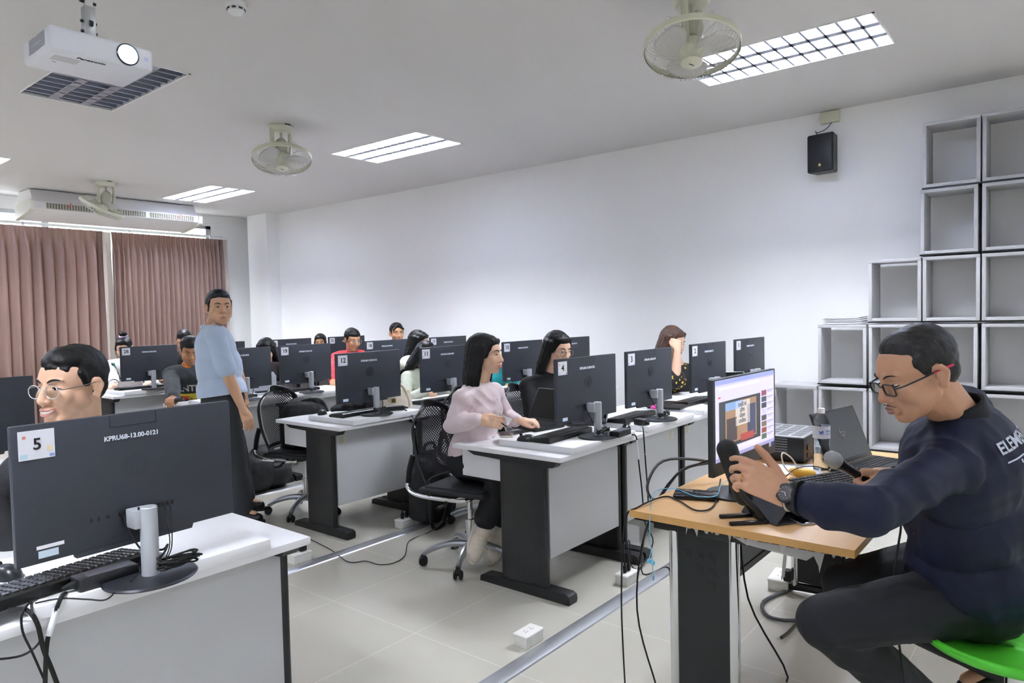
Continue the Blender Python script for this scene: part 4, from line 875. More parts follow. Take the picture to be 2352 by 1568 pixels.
q._add([(.06,.14,.70),(.055,.10,.705),(.05,.115,.64),(.058,.12,.66)],[(0,1,2,3)]); q._add([(.066,.40,.70),(.066,.12,.70),(.07,.16,.665),(.07,.36,.68)],[(0,1,2,3)])
q.build('torn_film',FILM,t,fix=False,smooth=False)
# presenter's screen: same size as the room's computers, facing the camera
A_=AD(1637,866,2.50); B_=AD(1780,852,2.94); e=(B_-A_); e.z=0; e.normalize(); ctr=(A_+B_)/2; nrm=Vector((e.y,-e.x,0)); wS=(B_-A_).length; top=ctr.z
t=thing('presenter_monitor','screen on the presenter table showing a bright web page with a video','monitor',(ctr.x,ctr.y,TZ),math.atan2(e.y,e.x))
hS=.352; zb=top-TZ-hS
q=B(); q.box((0,.011,zb+hS/2),(wS,.022,hS),bev=.003); ms=q.build('casing',DKG,t)
q=B(); q.box((0,.05,(zb+.02)/2+.02),(.05,.03,zb+.09)); q.build('stand',DKG,t); q=B(); q.lathe([(.12,0),(.12,.008),(0,.01)],32,Matrix.Translation((0,.04,0))); q.build('base',DKG,t)
SW,SH_=wS*.94,hS*.84; sz=zb+hS*.565
def em(n,c,s=.9): return mat('screen '+n+str(s),c,.3,var=0,emis=c,estr=s*.27)
q=B(); q.box((0,-.0005,sz),(SW,.001,SH_)); q.build('display',em('white','CFCBF2',.75),ms,smooth=False)
def R_(x0,x1,y0,y1,c,nm,l=1,s=.75):
    q=B(); q.box((SW*((x0+x1)/2-.5),-.001*l-.0006,sz+SH_*(.5-(y0+y1)/2)),(SW*(x1-x0),.0004,SH_*(y1-y0))); return q.build(nm,em(nm+c,c,s),ms,smooth=False)
R_(0,1,0,.055,'8F9BE8','tab_strip'); R_(0,1,.055,.075,'B9B6EC','tool_strip'); R_(.05,.72,.1,.125,'E3E0FA','address_bar'); R_(.0,1,.955,1,'9A98C4','task_bar')
R_(.04,.075,.205,.225,'E04A4A','red_play_badge')
R_(.05,.735,.27,.86,'2A3038','video_frame',1,.5)
R_(.14,.66,.30,.81,'B08A6A','video_picture',2,.45); R_(.14,.40,.30,.40,'8CB2E0','picture_sky',3,.5); R_(.30,.54,.31,.62,'D8CFC8','picture_sign',3,.6); R_(.16,.32,.50,.79,'4A3A3E','picture_left_shape',3,.3); R_(.50,.64,.38,.79,'39446A','picture_right_shape',3,.35)
R_(.38,.60,.74,.83,'B5403C','picture_red_banner',4,.5)
rnd=random.Random(5)
for k in range(8):
    c=['A04A6A','4A5560','3A3A4A','D8D4E8','4A4652','7A6250','9A4A3A','4A6A4A'][k]; y=.25+.085*k; R_(.76,.85,y,y+.07,c,'thumbnail',1,.45); R_(.865,.98,y+.008,y+.018,'8884A8','caption_line',1,.6); R_(.865,.95,y+.03,y+.038,'A29EC0','caption_line',1,.6)
for k in range(6): R_(.36+.06*k,.405+.06*k,.885,.915,'D9D5F4','button_pill')
R_(.10,.14,.89,.915,'3F4FD0','blue_button')
for k,(s_,yy) in enumerate((('การใช้ AI',.36),('สร้าง',.43),('เนื้อหา',.50),('บทเรียน',.57))): text(s_,.021,em('ink','1E2450',.02),'video_title_lettering',ms,(SW*(.41-.5),-.0036,sz+SH_*(.5-yy)),bold=.0006)
B().box((wS/2-.035,-.0006,zb+.045),(.022,.0006,.022)).build('blue_sticker',mat('blue sticker','2F62B5',.4),ms,smooth=False); B().box((wS/2-.062,-.0006,zb+.043),(.022,.0006,.02)).build('white_sticker',PAPER,ms,smooth=False)
# amplifier
t=thing('amplifier','black amplifier with grey slotted top standing behind the screen','amplifier',(3.54,1.14,TZ),.02)
B().box((0,0,.065),(.36,.27,.11),bev=.004).build('cabinet',BLKP,t); B().box((0,0,.122),(.36,.27,.006),bev=.002).build('top_cover',mat('grey painted steel','8E9093',.45,.3),t)
q=B()
for i in range(5):
    for j in range(4): q.box((-.13+.065*i,-.09+.06*j,.1255),(.045,.045,.0008))
q.build('vent_grid',mat('dark vents','5E6063',.6),t,smooth=False)
q=B()
for i in range(6): q.box((-.1805,-.02,.05+.012*i),(.001,.08,.005))
q.build('side_slots',mat('slot grey','6A6C70',.5),t,smooth=False)
for z in (.03,.10): B().cyl((-.185,.09,z),(-.18,.09,z),.012,n=16).build('knob',DKG,t)
for z in (.035,.07): 
    for y in (-.1,0,.1): B().cyl((y*1.2,-.14,z),(y*1.2,-.134,z),.013,n=16).build('knob',DKG,t)
for sx_ in (-.14,.14):
    for sy in (-.11,.11): B().cyl((sx_,sy,0),(sx_,sy,.012),.015,n=12).build('rubber_foot',RUB,t)
# bottle
bt=AZ(1887,1078,TZ); t=thing('water_bottle','clear plastic water bottle with white cap and blue label','bottle',bt,-.9)
pr=[(.0,.002),(.026,.0),(.034,.006),(.0365,.016)]
for k in range(9): z=.024+k*.0115; pr+=[(.0365-.0022*((k+1)%2)-(.003 if 3<k<6 else 0),z)]
pr+=[(.036,.135),(.0365,.145),(.0365,.2),(.035,.212),(.028,.232),(.018,.246),(.0135,.252),(.0135,.262)]
PET=mat('clear bottle plastic','F4F8FB',.04,trans=1,ior=1.12,spec=.7)
B().lathe(pr,36,cap=False).build('bottle_body',PET,t)
B().lathe([(0,.004),(.03,.005),(.0345,.016),(.034,.125),(.034,.165),(0,.165)],30,cap=False).build('water',mat('water','F2F7FA',.02,trans=1,ior=1.15),t)
B().lathe([(.0150,.255),(.0155,.257),(.0155,.274),(.0145,.277),(0,.277)],28).build('cap',mat('white cap','F0F0F2',.4),t)
q=B(); q.lathe([(.0370,.145),(.0370,.2)],40,cap=False); q.build('label',mat('translucent white label','E6EAF6',.4,alpha=.72),t,fix=False)
def wrap(o_,r=.0375):
    me=o_.data.copy()
    for v in me.vertices: a=v.co.x/r; z=v.co.y; v.co=(r*math.sin(a),-r*math.cos(a),z)
    o_.data=me; o_.rotation_euler=(0,0,0)
BL=mat('blue print','2E55B8',.5)
for s_,dz,sz_ in (('SINGHA',.178,.0125),('WATER',.165,.0105)):
    o_=text(s_,sz_,BL,'label_lettering',t,ax='LEFT',ext=.0001); 
    o_.data=o_.data.copy(); o_.data.transform(Matrix.Translation((.004,0,0))); wrap(o_); o_.location=(0,0,dz)
q=B(); C2=lambda x,z,r:q.ell((x,z,0),(r,r*.8,.0004),n=10,m=6); 
for x,z,r in ((-.016,.172,.0055),(-.010,.178,.004),(-.022,.176,.0032),(-.019,.166,.0028),(-.011,.165,.0028),(-.007,.171,.003),(-.024,.168,.002)): C2(x,z,r)
o_=q.build('blue_beast_emblem',BL,t); wrap(o_)
# laptop of the presenter
h1=AZ(1896,1080,.765); h2=AZ(2013,1042,.765); ee=(h2-h1); hw=ee.length; hm=(h1+h2)/2
lp=laptop('black open laptop with a dark screen behind the water bottle','ph' and (hm.x,hm.y,TZ),math.atan2(ee.y,ee.x),w=min(.42,hw),d=.25,h=.25,ang=1.95,lidm=BLKP)
ld=[c for c in COL.objects if c.parent==lp and c.name.startswith('lid')][0]
o_=text('hp',.05,mat('grey emblem','77797C',.4),'lid_emblem',lp,(0,0,0),shear=.25,bold=.001); TL=Matrix.Translation((0,0,.016))@Matrix.Rotation(PI/2-1.95,4,'X')@Matrix.Translation((0,-.0022,.135))@Matrix.Rotation(PI/2,4,'X'); o_.matrix_local=TL
# presenter's keyboard, papers and small things
o=dup(KB); o.location=AZ(1915,1112,TZ); o.rotation_euler=(0,0,math.atan2(ee.y,ee.x)+PI-.25+PI); tag(o,'black keyboard on the presenter table partly hidden by his sleeve','keyboard','black keyboards')
q=B(); c=AZ(1800,1078,TZ); q.box((c.x,c.y,TZ+.002),(.21,.30,.002),rot=(0,0,.5)); tag(q.build('printed_sheet',mat('lined paper','E4E6EE',.7,var=.06,scale=120),smooth=False),'white printed sheets under the screen on the presenter table','paper')
# desk microphone
c=AZ(1712,1196,TZ); t=thing('desk_microphone','black desk microphone on a folded triangular stand','microphone',c,-YAW+.1)
q=B(); a,b_=Vector((-.005,0,.085)),Vector((-.062,0,.25)); q.cap(a,b_,.031,.036,n=28,m=8); q.build('microphone_body',mat('matt black mic shell','0F1012',.6),t)
q=B(); q.cyl((-.03,-.036,.135),(-.03,.036,.135),.012,n=16); q.build('pivot_knob',BLKP,t)
q=B(); q.tube([(-.03,-.037,.135),(-.025,-.037,.10),(.02,-.037,.05),(.05,-.037,.01)],.010,6,sub=3); q.tube([(-.03,.037,.135),(-.025,.037,.10),(.02,.037,.05),(.05,.037,.01)],.010,6,sub=3); q.build('stand_arm',BLKP,t)
q=B(); q.box((.052,0,.008),(.02,.10,.016),bev=.004); q.box((-.01,-.043,.007),(.13,.016,.013),bev=.004); q.box((-.01,.043,.007),(.13,.016,.013),bev=.004); q.build('stand_foot',BLKP,t)
# glossy battery pack, tablet in folded cover, phone
c=AZ(1600,1142,TZ); t=thing('power_bank','glossy black portable drive with blue earphone wire on it','power bank',c,.35); B().box((0,0,.010),(.105,.17,.018),bev=.005,seg=3).build('shell',mat('glossy black','14151C',.08),t)
c=AZ(1775,1188,TZ); t=thing('tablet','tablet standing in a folded dark grey cover','tablet',c,-YAW+.35)
GC=mat('grey leather cover','3B3D41',.6,var=.15,bump=.2,bscale=90)
def slab(q,p0,p1,w,th):
    p0,p1=Vector(p0),Vector(p1); d=p1-p0; T=Matrix.Translation((p0+p1)/2)@frame(d,(0,0,1) if abs(d.normalized().z)<.95 else (1,0,0)); t_=B(); t_.box((0,0,0),(w,d.length,th)); 
    for v in t_.bm.verts: v.co=T@v.co
    me=bpy.data.meshes.new('x'); t_.bm.to_mesh(me); t_.bm.free(); q.bm.from_mesh(me)
q=B(); slab(q,(-.06,-.0,.004),(.065,0,.004),.18,.004); slab(q,(.065,0,.004),(.0,0,.072),.18,.004); slab(q,(-.06,0,.005),(-.0,0,.072),.18,.004); q.build('cover',GC,t,smooth=False)
q=B(); slab(q,(.075,0,.004),(-.012,0,.115),.19,.007); q.build('slate',BLKP,t,smooth=False)
c=AZ(1872,1197,TZ); t=thing('smartphone','black smartphone with silver edge lying on the near end of the table','phone',c,.9); B().box((0,0,.0045),(.072,.15,.008),bev=.0038,seg=3).build('metal_edge',SLV,t); B().box((0,0,.0088),(.068,.146,.001),bev=.0004).build('glass_face',mat('glossy black','14151C',.08),t)
c=AZ(1845,1098,TZ); t=thing('yellow_pouch','small mustard yellow pouch beside the white cables','pouch',c,.3)
q=B(); q.ell((0,0,.022),(.03,.055,.022)); q.ell((0,.03,.026),(.026,.03,.02)); remesh(q,'pouch_body',mat('mustard leather','D9A93A',.5),t,.005)
WC=mat('white cable','E4E1D6',.5)
def cable(pts,r,m,label,name='cable',group=None): return tag(B().tube(pts,r,8).build(name,m),label,'cable',group)
c=AZ(1845,1105,TZ)
cable([c+Vector(v) for v in ((-.1,.02,.01),(-.02,-.03,.012),(.04,.02,.02),(.01,.05,.09),(-.05,.07,.12),(-.08,.05,.07),(-.03,.0,.01),(.05,-.05,.01),(.0,-.07,.008),(-.08,-.03,.006))],.003,WC,'white charging cable looped beside the yellow pouch')
c=AZ(1760,1095,TZ)
cable([AZ(1740,1075,TZ+.006),AZ(1790,1100,TZ+.01),AZ(1830,1075,TZ+.05),AZ(1880,1072,TZ+.02),AZ(1930,1095,TZ+.006),AZ(1965,1115,TZ+.006)],.0022,RUB,'thin black cable arching across the presenter table')
LB=mat('light blue cable','6FC4E4',.4)
cable([AZ(1675,1100,TZ+.02),AZ(1655,1115,TZ+.03),AZ(1645,1138,TZ+.022),AZ(1600,1140,TZ+.0215),AZ(1560,1125,TZ+.022),AZ(1525,1122,TZ+.012),AZ(1500,1135,TZ+.004),Vector((TX0-.012,1.2,TZ-.01)),Vector((TX0-.015,1.2,TZ-.1))],.0017,LB,'light blue earphone wire running over the drive and off the table','earphone_cable')
t=thing('earphones','light blue earbuds hanging below the table edge','earphones',(TX0-.015,1.2,TZ-.1))
q=B(); q.tube([(0,0,0),(.002,-.004,-.03),(0,.003,-.06)],.0015,6); q.tube([(0,0,0),(-.004,-.01,-.03),(0,-.008,-.055),(0,-.012,-.12)],.0012,6); q.build('wire',LB,t)
B().ell((0,.004,-.068),.0085).build('earbud',LB,t); B().ell((0,-.010,-.072),.0085).build('earbud',LB,t); B().cyl((0,-.012,-.12),(0,-.012,-.135),.003).build('jack_plug',LB,t)
for pts,r,lab in (([AZ(1655,1100,TZ+.006),AZ(1640,1160,TZ+.006),AZ(1600,1172,TZ+.006),AZ(1560,1150,TZ+.006),AZ(1525,1140,TZ+.006),Vector((TX0+.03,1.27,TZ+.006)),Vector((TX0+.0,1.31,TZ-.05)),Vector((TX0,1.33,.4)),Vector((TX0+.05,1.35,.06))],.0032,'black cable from the microphone stand along the table and over its left corner'),
   ([AZ(1648,1060,TZ+.12),Vector((2.75,1.32,.80)),Vector((2.6,1.36,.70)),Vector((2.5,1.35,.78)),Vector((2.62,1.34,.86)),Vector((2.8,1.25,.84)),Vector((2.85,1.2,.8))],.006,'thick grey cable looping beyond the far table edge'),
   ([AZ(1650,1050,TZ+.14),Vector((2.7,1.33,.78)),Vector((2.5,1.36,.6)),Vector((2.42,1.36,.3)),Vector((2.45,1.3,.012))],.0035,'black cable dropping behind the far edge of the presenter table'),
   ([Vector((2.5,.9,.012)),Vector((2.62,.95,.01)),Vector((2.8,.9,.012)),Vector((2.78,1.05,.3)),Vector((2.82,1.1,.66))],.004,'black cable hanging under the presenter table')):
    cable(pts,r,mat('grey rubber','4A4C50',.5) if r>.005 else RUB,lab)
# socket and extension leads below the table
o=dup(SK); o.location=AZ(1795,1345,0); o.rotation_euler=(0,0,.1); o.scale=(1.5,1.3,1.1); tag(o,'wide white socket block on the floor under the presenter table','socket','white floor sockets')
p0=AZ(1810,1330,.07)
t=thing('power_plug','black mains plug standing in the socket block under the presenter table','plug',(p0.x,p0.y,.062)); B().box((0,0,.03),(.05,.04,.06),bev=.01).build('plug_body',RUB,t)
for k in range(3): cable([(p0.x-.06-.02*k,p0.y,.1),(p0.x-.05-.02*k,p0.y-.02,.3),(p0.x-.02-.01*k,p0.y-.05,.5),(p0.x+.02,p0.y-.1,.66)],.0028,mat('grey lead','B9B8B2',.5),['first','middle','last'][k]+' of three thin grey leads rising from the socket block','grey_lead','grey leads under the table')
c=AZ(1830,1400,.01); cable([(c.x+.25,c.y+.1,.01),(c.x,c.y+.16,.012),(c.x-.16,c.y+.08,.012),(c.x-.12,c.y-.04,.012),(c.x+.05,c.y-.08,.012),(c.x+.3,c.y-.02,.012)],.009,mat('grey rubber','4A4C50',.5),'thick dark cable curled on the floor under the presenter table')
c=AZ(1810,1455,.01); cable([(c.x+.2,c.y,.012),(c.x+.02,c.y,.012),(c.x-.06,c.y+.01,.012)],.008,mat('yellow black lead','3A3626',.5),'short dark signal lead with metal plug on the floor')
# green stool
sp=AD(2330,1440,2.02); t=thing('green_stool','green-seated stool with chrome post under the presenter','stool',(sp.x,sp.y,0))
sh=.50
def st(u,v):
    a=2*PI*u; r=(.26*v**.8); return Vector((r*math.cos(a)*1.05,r*math.sin(a),sh-.02+.035*v**2.5+(.02 if v>.9 else 0)))
q=B(); q.grid(st,40,10,True); s1=q.build('seat',mat('lime green plastic','4FBF2E',.35,var=.03),t,fix=False); s1.modifiers.new('s','SOLIDIFY').thickness=.012
q=B(); q.cyl((0,0,.05),(0,0,sh-.03),.024,n=24); q.build('post',CHR,t); B().lathe([(.2,0),(.2,.01),(.05,.03),(.03,.06),(0,.06)],40).build('base_plate',CHR,t)
# ---------------------------------------------------------------- laptops and small things on the room desks
a=AZ(1180,1001,RZ); b_=AZ(1262,975,RZ)
laptop('black open laptop in front of the pink-bloused woman, partly behind computer four',tuple(AZ(1262,983,RZ)+Vector((0.11,.11,0))),-PI/2-.18,w=.34,d=.24,h=.22,ang=2.05)
p_=AZ(1158,1001,.7865); t=thing('smartphone','beige-cased phone lying at the left of the riser board on desk four','phone',p_+Vector((.02,.01,.0)),-.75); B().box((0,0,.005),(.074,.155,.01),bev=.0045,seg=3).build('case',mat('beige case','CFC5B6',.5),t); B().box((0,0,.0103),(.066,.145,.0012)).build('glass_face',mat('glossy black','14151C',.08),t,smooth=False)
p_=AZ(1110,1003,.7515); tag(B().box((p_.x,p_.y,.7525),(.16,.12,.001),rot=(0,0,.5)).build('paper_sheet',PAPER,smooth=False),'white sheet of paper at the left edge of desk four','paper')
laptop('laptop with thin silver edge standing left behind computer three',(3.78,2.42,RZ),-PI/2-.5,w=.33,d=.23,h=.22,ang=1.8,lidm=SLV)
laptop('black open laptop in front of the woman in the floral shirt',(4.62,2.42,RZ),.15,w=.36,d=.24,h=.02,ang=3.0)
tag(B().box((4.42,2.66,.86),(.11,.004,.15),rot=(.25,0,.2)).build('white_sheet',PAPER,smooth=False),'white sheet leaning beside computer three','paper')
laptop('grey laptop seen edge-on between computers one and two',(5.35,2.17,RZ),-PI/2+.5,w=.28,d=.2,h=.2,ang=2.05,lidm=mat('grey laptop','7F8386',.4,.4))
t=thing('desk_clock','small black box with a slanted glossy front beside computer one','device',(5.52,2.09,RZ),-.1); B().box((0,0,.05),(.11,.05,.10),bev=.004).build('clock_body',BLKP,t); B().box((0,-.026,.055),(.1,.001,.08)).build('glossy_front',mat('glossy black','14151C',.08),t,smooth=False)
PKC=mat('pink fabric','C23A86',.8)
c=AZ(1510,938,.7865); blob('pink_cloth','magenta cloth pouch lying behind the stand of computer three','pouch',[('e',(c.x,c.y,RZ+.012),(.07,.04,.015)),('e',(c.x+.05,c.y+.03,RZ+.02),(.03,.03,.02))],PKC,vox=.006,wr=.004,wf=20)
c=AZ(1352,968,.7865); t=thing('red_stapler','small red object on papers behind computer four','stationery',(c.x,c.y+.1,RZ),.3); B().box((0,0,.006),(.07,.03,.012),bev=.004).build('red_shell',mat('red plastic','D9525A',.4),t)
o=AZ(655,882,.7515); t=thing('silver_computer','rounded silver computer back standing between computers nineteen and twenty','computer',(3.62,5.98,RZ),.1)
q=B(); q.prism([(-.16,0),(.16,0),(.16,.13),(.13,.17),(-.13,.17),(-.16,.13)],-.006,.006,Matrix.Translation((0,0,.02))@Matrix(((1,0,0,0),(0,0,1,0),(0,1,0,0),(0,0,0,1)))); q.build('lid',SLV,t); B().box((0,-.06,.01),(.3,.16,.016),bev=.004).build('base',SLV,t)
# ---------------------------------------------------------------- cables down the desks and over the floor
GC_='power and data cables'
cable([AZ(1100,1062,.55),AZ(1062,1100,.42),AZ(1030,1150,.28),AZ(1012,1200,.12),AZ(985,1222,.006),AZ(940,1242,.006),AZ(930,1275,.006),AZ(905,1292,.006),AZ(870,1296,.006),AZ(840,1288,.006),AZ(800,1290,.006),AZ(760,1262,.006),AZ(700,1232,.006)],.0028,RUB,'thin black cable running from the chair down and across the aisle floor')
for pts,lab in (([AZ(930,940,RZ+.01),AY(948,958,3.79),AY(954,985,3.785),AY(962,1040,3.78),AY(968,1080,3.80),Vector((3.42,3.78,.05))],'black cable with white tag hanging from the adapter of computer twelve'),
  ([AZ(1452,998,RZ),AY(1462,1005,2.0),AY(1467,1060,1.99),AY(1474,1120,1.99),AY(1482,1200,1.99),AY(1500,1245,1.99),Vector((3.5,1.95,.012)),Vector((3.34,1.93,.11))],'black cable with white tag hanging from the adapter of computer four'),
  ([AZ(1476,980,RZ),AY(1478,992,2.0),AY(1482,1050,1.99),AY(1487,1120,1.99),AY(1490,1200,1.99),Vector((3.6,1.97,.15)),Vector((3.45,1.9,.012)),Vector((3.62,1.84,.012)),Vector((3.5,1.75,.02))],'black cable with white tag hanging from the adapter of computer three')):
    o=cable(pts,.0042,RUB,lab,group=GC_)
    B().cyl(pts[1].lerp(pts[2],.1),pts[1].lerp(pts[2],.9),.0052,n=10).build('white_tag',PAPER,o)
DXY=1.985
Lc=[([AZ(150,1362,RZ),AY(140,1372,DXY),AY(122,1420,DXY),AY(112,1455,DXY),AY(106,1500,DXY-.01),AY(103,1600,DXY)],.0055,'thick black mains lead with white tag hanging from the long adapter, lower left'),
 ([AZ(20,1400,RZ),AZ(60,1400,RZ),AY(85,1430,DXY-.02),AY(100,1490,DXY-.01),AY(120,1540,DXY),AY(150,1620,DXY)],.0055,'thick black cable crossing the other leads at the lower left'),
 ([AZ(45,1330,RZ+.03),AZ(55,1360,RZ+.005),AZ(70,1380,RZ+.004),AY(75,1410,DXY-.02),AY(92,1440,DXY),AY(90,1475,DXY),AY(50,1505,DXY),AY(-20,1515,DXY)],.0028,'thin black cable sagging to the left edge of the photo'),
 ([AZ(135,1352,RZ+.004),AZ(120,1345,RZ+.02),AZ(110,1365,RZ+.004),AZ(80,1375,RZ+.004),AY(52,1405,DXY-.01),AY(52,1450,DXY),AY(75,1500,DXY),AY(110,1580,DXY)],.0028,'thin black cable with a small loop beside the adapter, lower left'),
 ([AZ(320,1290,RZ+.01),AZ(275,1345,RZ+.004),AZ(245,1376,RZ+.004),AZ(200,1376,RZ+.004),AZ(140,1374,RZ+.004),AZ(80,1385,RZ+.004)],.002,'thin black cable lying along the front edge of the riser of computer five')]
for pts,r,lab in Lc:
    o=cable(pts,r,RUB,lab,group=GC_)
    if 'mains lead' in lab: B().cyl(pts[2].lerp(pts[1],.5),pts[3].lerp(pts[4],.1),.0075,n=12).build('white_tag',PAPER,o)
bn=AZ(370,1262,RZ)
cable([AY(318,1165,1.96),AZ(335,1250,RZ+.09),AZ(372,1262,RZ+.07),AZ(385,1250,RZ+.085),AZ(372,1275,RZ+.06),AZ(330,1310,RZ+.012),AZ(300,1335,RZ+.01)],.003,RUB,'black cable hooked around the stand of computer five',group=GC_)
UPZ=Vector((0,0,1)); HF=lambda a,b,c=0:(rt*a+fw*b+UPZ*c)   # a: to the right, b: away, c: up
FA={}
def hips(P_,kk=1):
    pass
# ---- standing man
p=Person('standing man in a pale blue short-sleeved shirt and dark trousers, looking back at the camera',skinmat('a','D0A482'),AD(489,752,5.12),AD(512,918,5.12),HF(.9,.42),AD(504,708,5.08),HF(.58,-.78,-.02),sc=1.06,vox=.0055,chub=.006,fat=1.12,shw=.172)
p.arm(1,AD(557,938,4.98),elbow=AD(528,872,4.98),d=AD(574,978,4.95)-AD(557,938,4.98),n=HF(-.6,.6,-.2),curl=.35,thumb=.5)
p.arm(-1,AD(560,900,5.4),elbow=AD(545,850,5.38),d=HF(.2,0,-1),n=HF(-1,0,0))
p.leg(1,AD(556,1166,5.0),(.5,-.5,0),knee=AD(541,1045,5.03),foot=HF(.9,-.1)); p.leg(-1,AD(560,1140,5.28),(.5,-.5,0),knee=AD(546,1040,5.25),foot=HF(.9,.1))
p.done(); head_parts(p.root,p.Th,p.s,look=.0,lip='A9756A')
SB=mat('pale blue shirt cotton','BFD0E6',.8,var=.03,bump=.2,bscale=400,sheen=.2)
p.shirt(SB,inf=.022,sleeve=.36,flare=.014,sr=.012,wr=.007,belly=.02,name='shirt',tuck=.035); p.collar(SB,r=.068,h=.03); p.hair(HAIRM,'short')
p.trousers(mat('charcoal trousers','2B2D31',.8,bump=.2,bscale=300),inf=.016,wr=.006,hemr=.014)
for k in (1,-1): p.shoe(k,mat('black shoe leather','0E0E10',.35),RUB)
# ---- smiling young man behind monitor five
p=Person('smiling young man in clear round glasses and black jacket behind the nearest computer',skinmat('b','DAB092'),AD(192,1030,2.42),AD(200,1290,2.72),HF(-.45,-.85),AD(163,888,2.2),HF(-.26,-.95,-.10),hu=(0,0,1),sc=1.01,vox=.0042,open_=.003)
p.arm(1,AD(50,1290,2.3),pole=(-1,0,-1),n=(0,0,-1)); p.arm(-1,AD(330,1260,2.35),pole=(1,0,-1),n=(0,0,-1))
p.leg(1,(.5,2.55,.08),(0,-1,.5)); p.leg(-1,(.8,2.55,.08),(0,-1,.5))
p.done(); head_parts(p.root,p.Th,p.s,lip='BC8178',smile=1,teeth=True,lids=.6,open_=.003,browr=.0026)
BJ=mat('black jacket cloth','15161A',.75,bump=.25,bscale=250); p.shirt(BJ,inf=.022,sr=.018,wr=.008,name='jacket'); p.collar(mat('white collar','E6E6EA',.7),r=.058,h=.028,z=.01); p.collar(BJ,r=.07,h=.03,name='jacket_collar')
def flopx(q,C,E):
    for i in range(8): x=-.05+.0145*i; C((x*.6+.01,.0,.112),(x*.85-.006,.078-abs(x)*.5,.074-abs(x)*.3-.001*i),.013,.008)
p.hair(HAIRM,'flop',vox=.0045,extra=flopx); p.glasses(mat('clear acetate','C9C8C2',.15,.2),w=.0225,h=.0195,temple=CHR); p.trousers(BJ)
SHORT={'girl in a cream sweater': 'girl with the bun at the far left', 'boy in a washed': 'boy in the printed sweatshirt', 'person with short dark hair bent': 'person bent low in the farthest row', 'person with a black fringe': 'dark-clothed person with a black fringe', 'girl with tied-back': 'girl low behind computer nineteen', 'young man in a red': 'young man in the red jacket', 'young man with parted': 'young man with parted hair', 'woman in a pale green': 'woman in the pale green shirt', 'person with smooth black': 'person with smooth black hair', 'person in a teal': 'person in the teal polo'}
# ---- seated helper for the people behind the desks
def seated(label,top,f,hf,skin,sc=1.0,lean=.1,hands=None,vox=.009,female=False,legs=True,**k):
    H=Vector(top)-UPZ*(.135*sc); f=Vector(f).normalized(); nk=H-UPZ*(.14*sc)-Vector(hf).normalized()*.03; f.z=0
    pe=nk-UPZ*(.49*sc)-f*lean
    p=Person(label,skin,nk,pe,f,H,hf,sc=sc,vox=vox,female=female,**k)
    r_=f.cross(UPZ)
    for kk in (1,-1):
        w=Vector(hands[kk]) if hands and kk in hands else pe+f*.42+r_*(kk*.13); 
        if not(hands and kk in hands): w.z=.84
        p.arm(kk,w,pole=r_*kk*.6-UPZ,d=f*1+UPZ*-.15,n=(0,0,-1),curl=.4)
        if legs:
            a=pe+f*.36+r_*(kk*.1); a.z=.09; p.leg(kk,a,f*1+UPZ*.8)
    p.done(); chair(pe.x-f.x*.03,pe.y-f.y*.03,math.atan2(-f.x,f.y),'office chair under the '+[v for k_,v in SHORT.items() if label.startswith(k_)][0]); return p
DK=mat('dark denim','1C1E24',.8,bump=.2,bscale=300); SKA=skinmat('c','C08F6A'); SKB=skinmat('d','DEB599'); SKC=skinmat('e','AE7D5A')
def fin(p,cloth,hairk='short',hm=None,extra=None,parts=True,trouser=True,**k):
    if parts: head_parts(p.root,p.Th,p.s)
    p.shirt(cloth,**k)
    p.hair(hm or HAIRM,hairk,vox=.007,extra=extra)
    if trouser: p.trousers(DK)
    for kk in (1,-1): p.shoe(kk,mat('dark trainer','25262A',.6),RUB)
def longhair(lenf=.3,side=.0):
    def f(q,C,E):
        for i in range(13):
            a=PI*(-.10+1.20*i/12); x,y=math.cos(a),-math.sin(a)
            C((x*.078,-.02+y*.085,.05),(x*.1,-.035+y*.075,-.13),.022,.022); C((x*.1,-.035+y*.075,-.12),(x*.10+.01*((i*7)%3-1),-.04+y*.07,-.12-lenf*(.8+.1*((i*5)%3))),.023,.012)
    return f
# ---- woman in the pink blouse
p=Person('woman in a pale pink blouse turned sideways on her chair, handing a paper slip',SKB,AD(1103,884,4.12),AD(1082,1052,4.2),HF(.72,-.5),AD(1115,815,4.12),HF(.93,-.33,-.05),sc=.99,vox=.0055,female=True,shw=.16)
wr=AD(1098,963,3.92); P1=p.arm(1,wr,elbow=AD(1040,975,3.98),d=HF(.95,-.1,-.12),n=HF(.1,.9,-.3),curl=.32,thumb=.7)
wl=AD(1192,966,4.20); p.arm(-1,wl,elbow=AD(1165,962,4.40),d=HF(.8,-.25,.0),n=HF(.0,.1,-1),curl=.55,thumb=.3)
a1=AD(1110,1212,4.06); p.leg(1,a1,(0,-1,1),knee=AD(1150,1085,3.98),foot=AD(1096,1284,3.98)-a1); a2=AD(1150,1212,4.2); p.leg(-1,a2,(0,-1,1),knee=AD(1200,1080,4.15),foot=AD(1140,1284,4.1)-a2)
p.done(); head_parts(p.root,p.Th,p.s,lip='B2665E',teeth=True,smile=.3,lids=.55)
PK=mat('pale pink satin','DCC9CB',.38,var=.03,bump=.1,bscale=200,sheen=.3,spec=.6); p.shirt(PK,inf=.016,sr=.008,wr=.012,sleeve=.99,name='blouse'); p.collar(PK,r=.062,h=.02)
q=B()
for k in range(5): q.ell(p.pel+p.u*(.1+.075*k)+p.f*(.142 if k<3 else .135+.03*(k==3)),.006,n=8,m=6)
q.build('buttons',mat('pearl button','E2D2D0',.3),p.root)
p.hair(HAIRM,'long',vox=.0055,extra=longhair(.15)); BT=mat('black trousers','121216',.85,bump=.15,bscale=300); p.trousers(BT,fr=.82,hemr=.014,inf=.012)
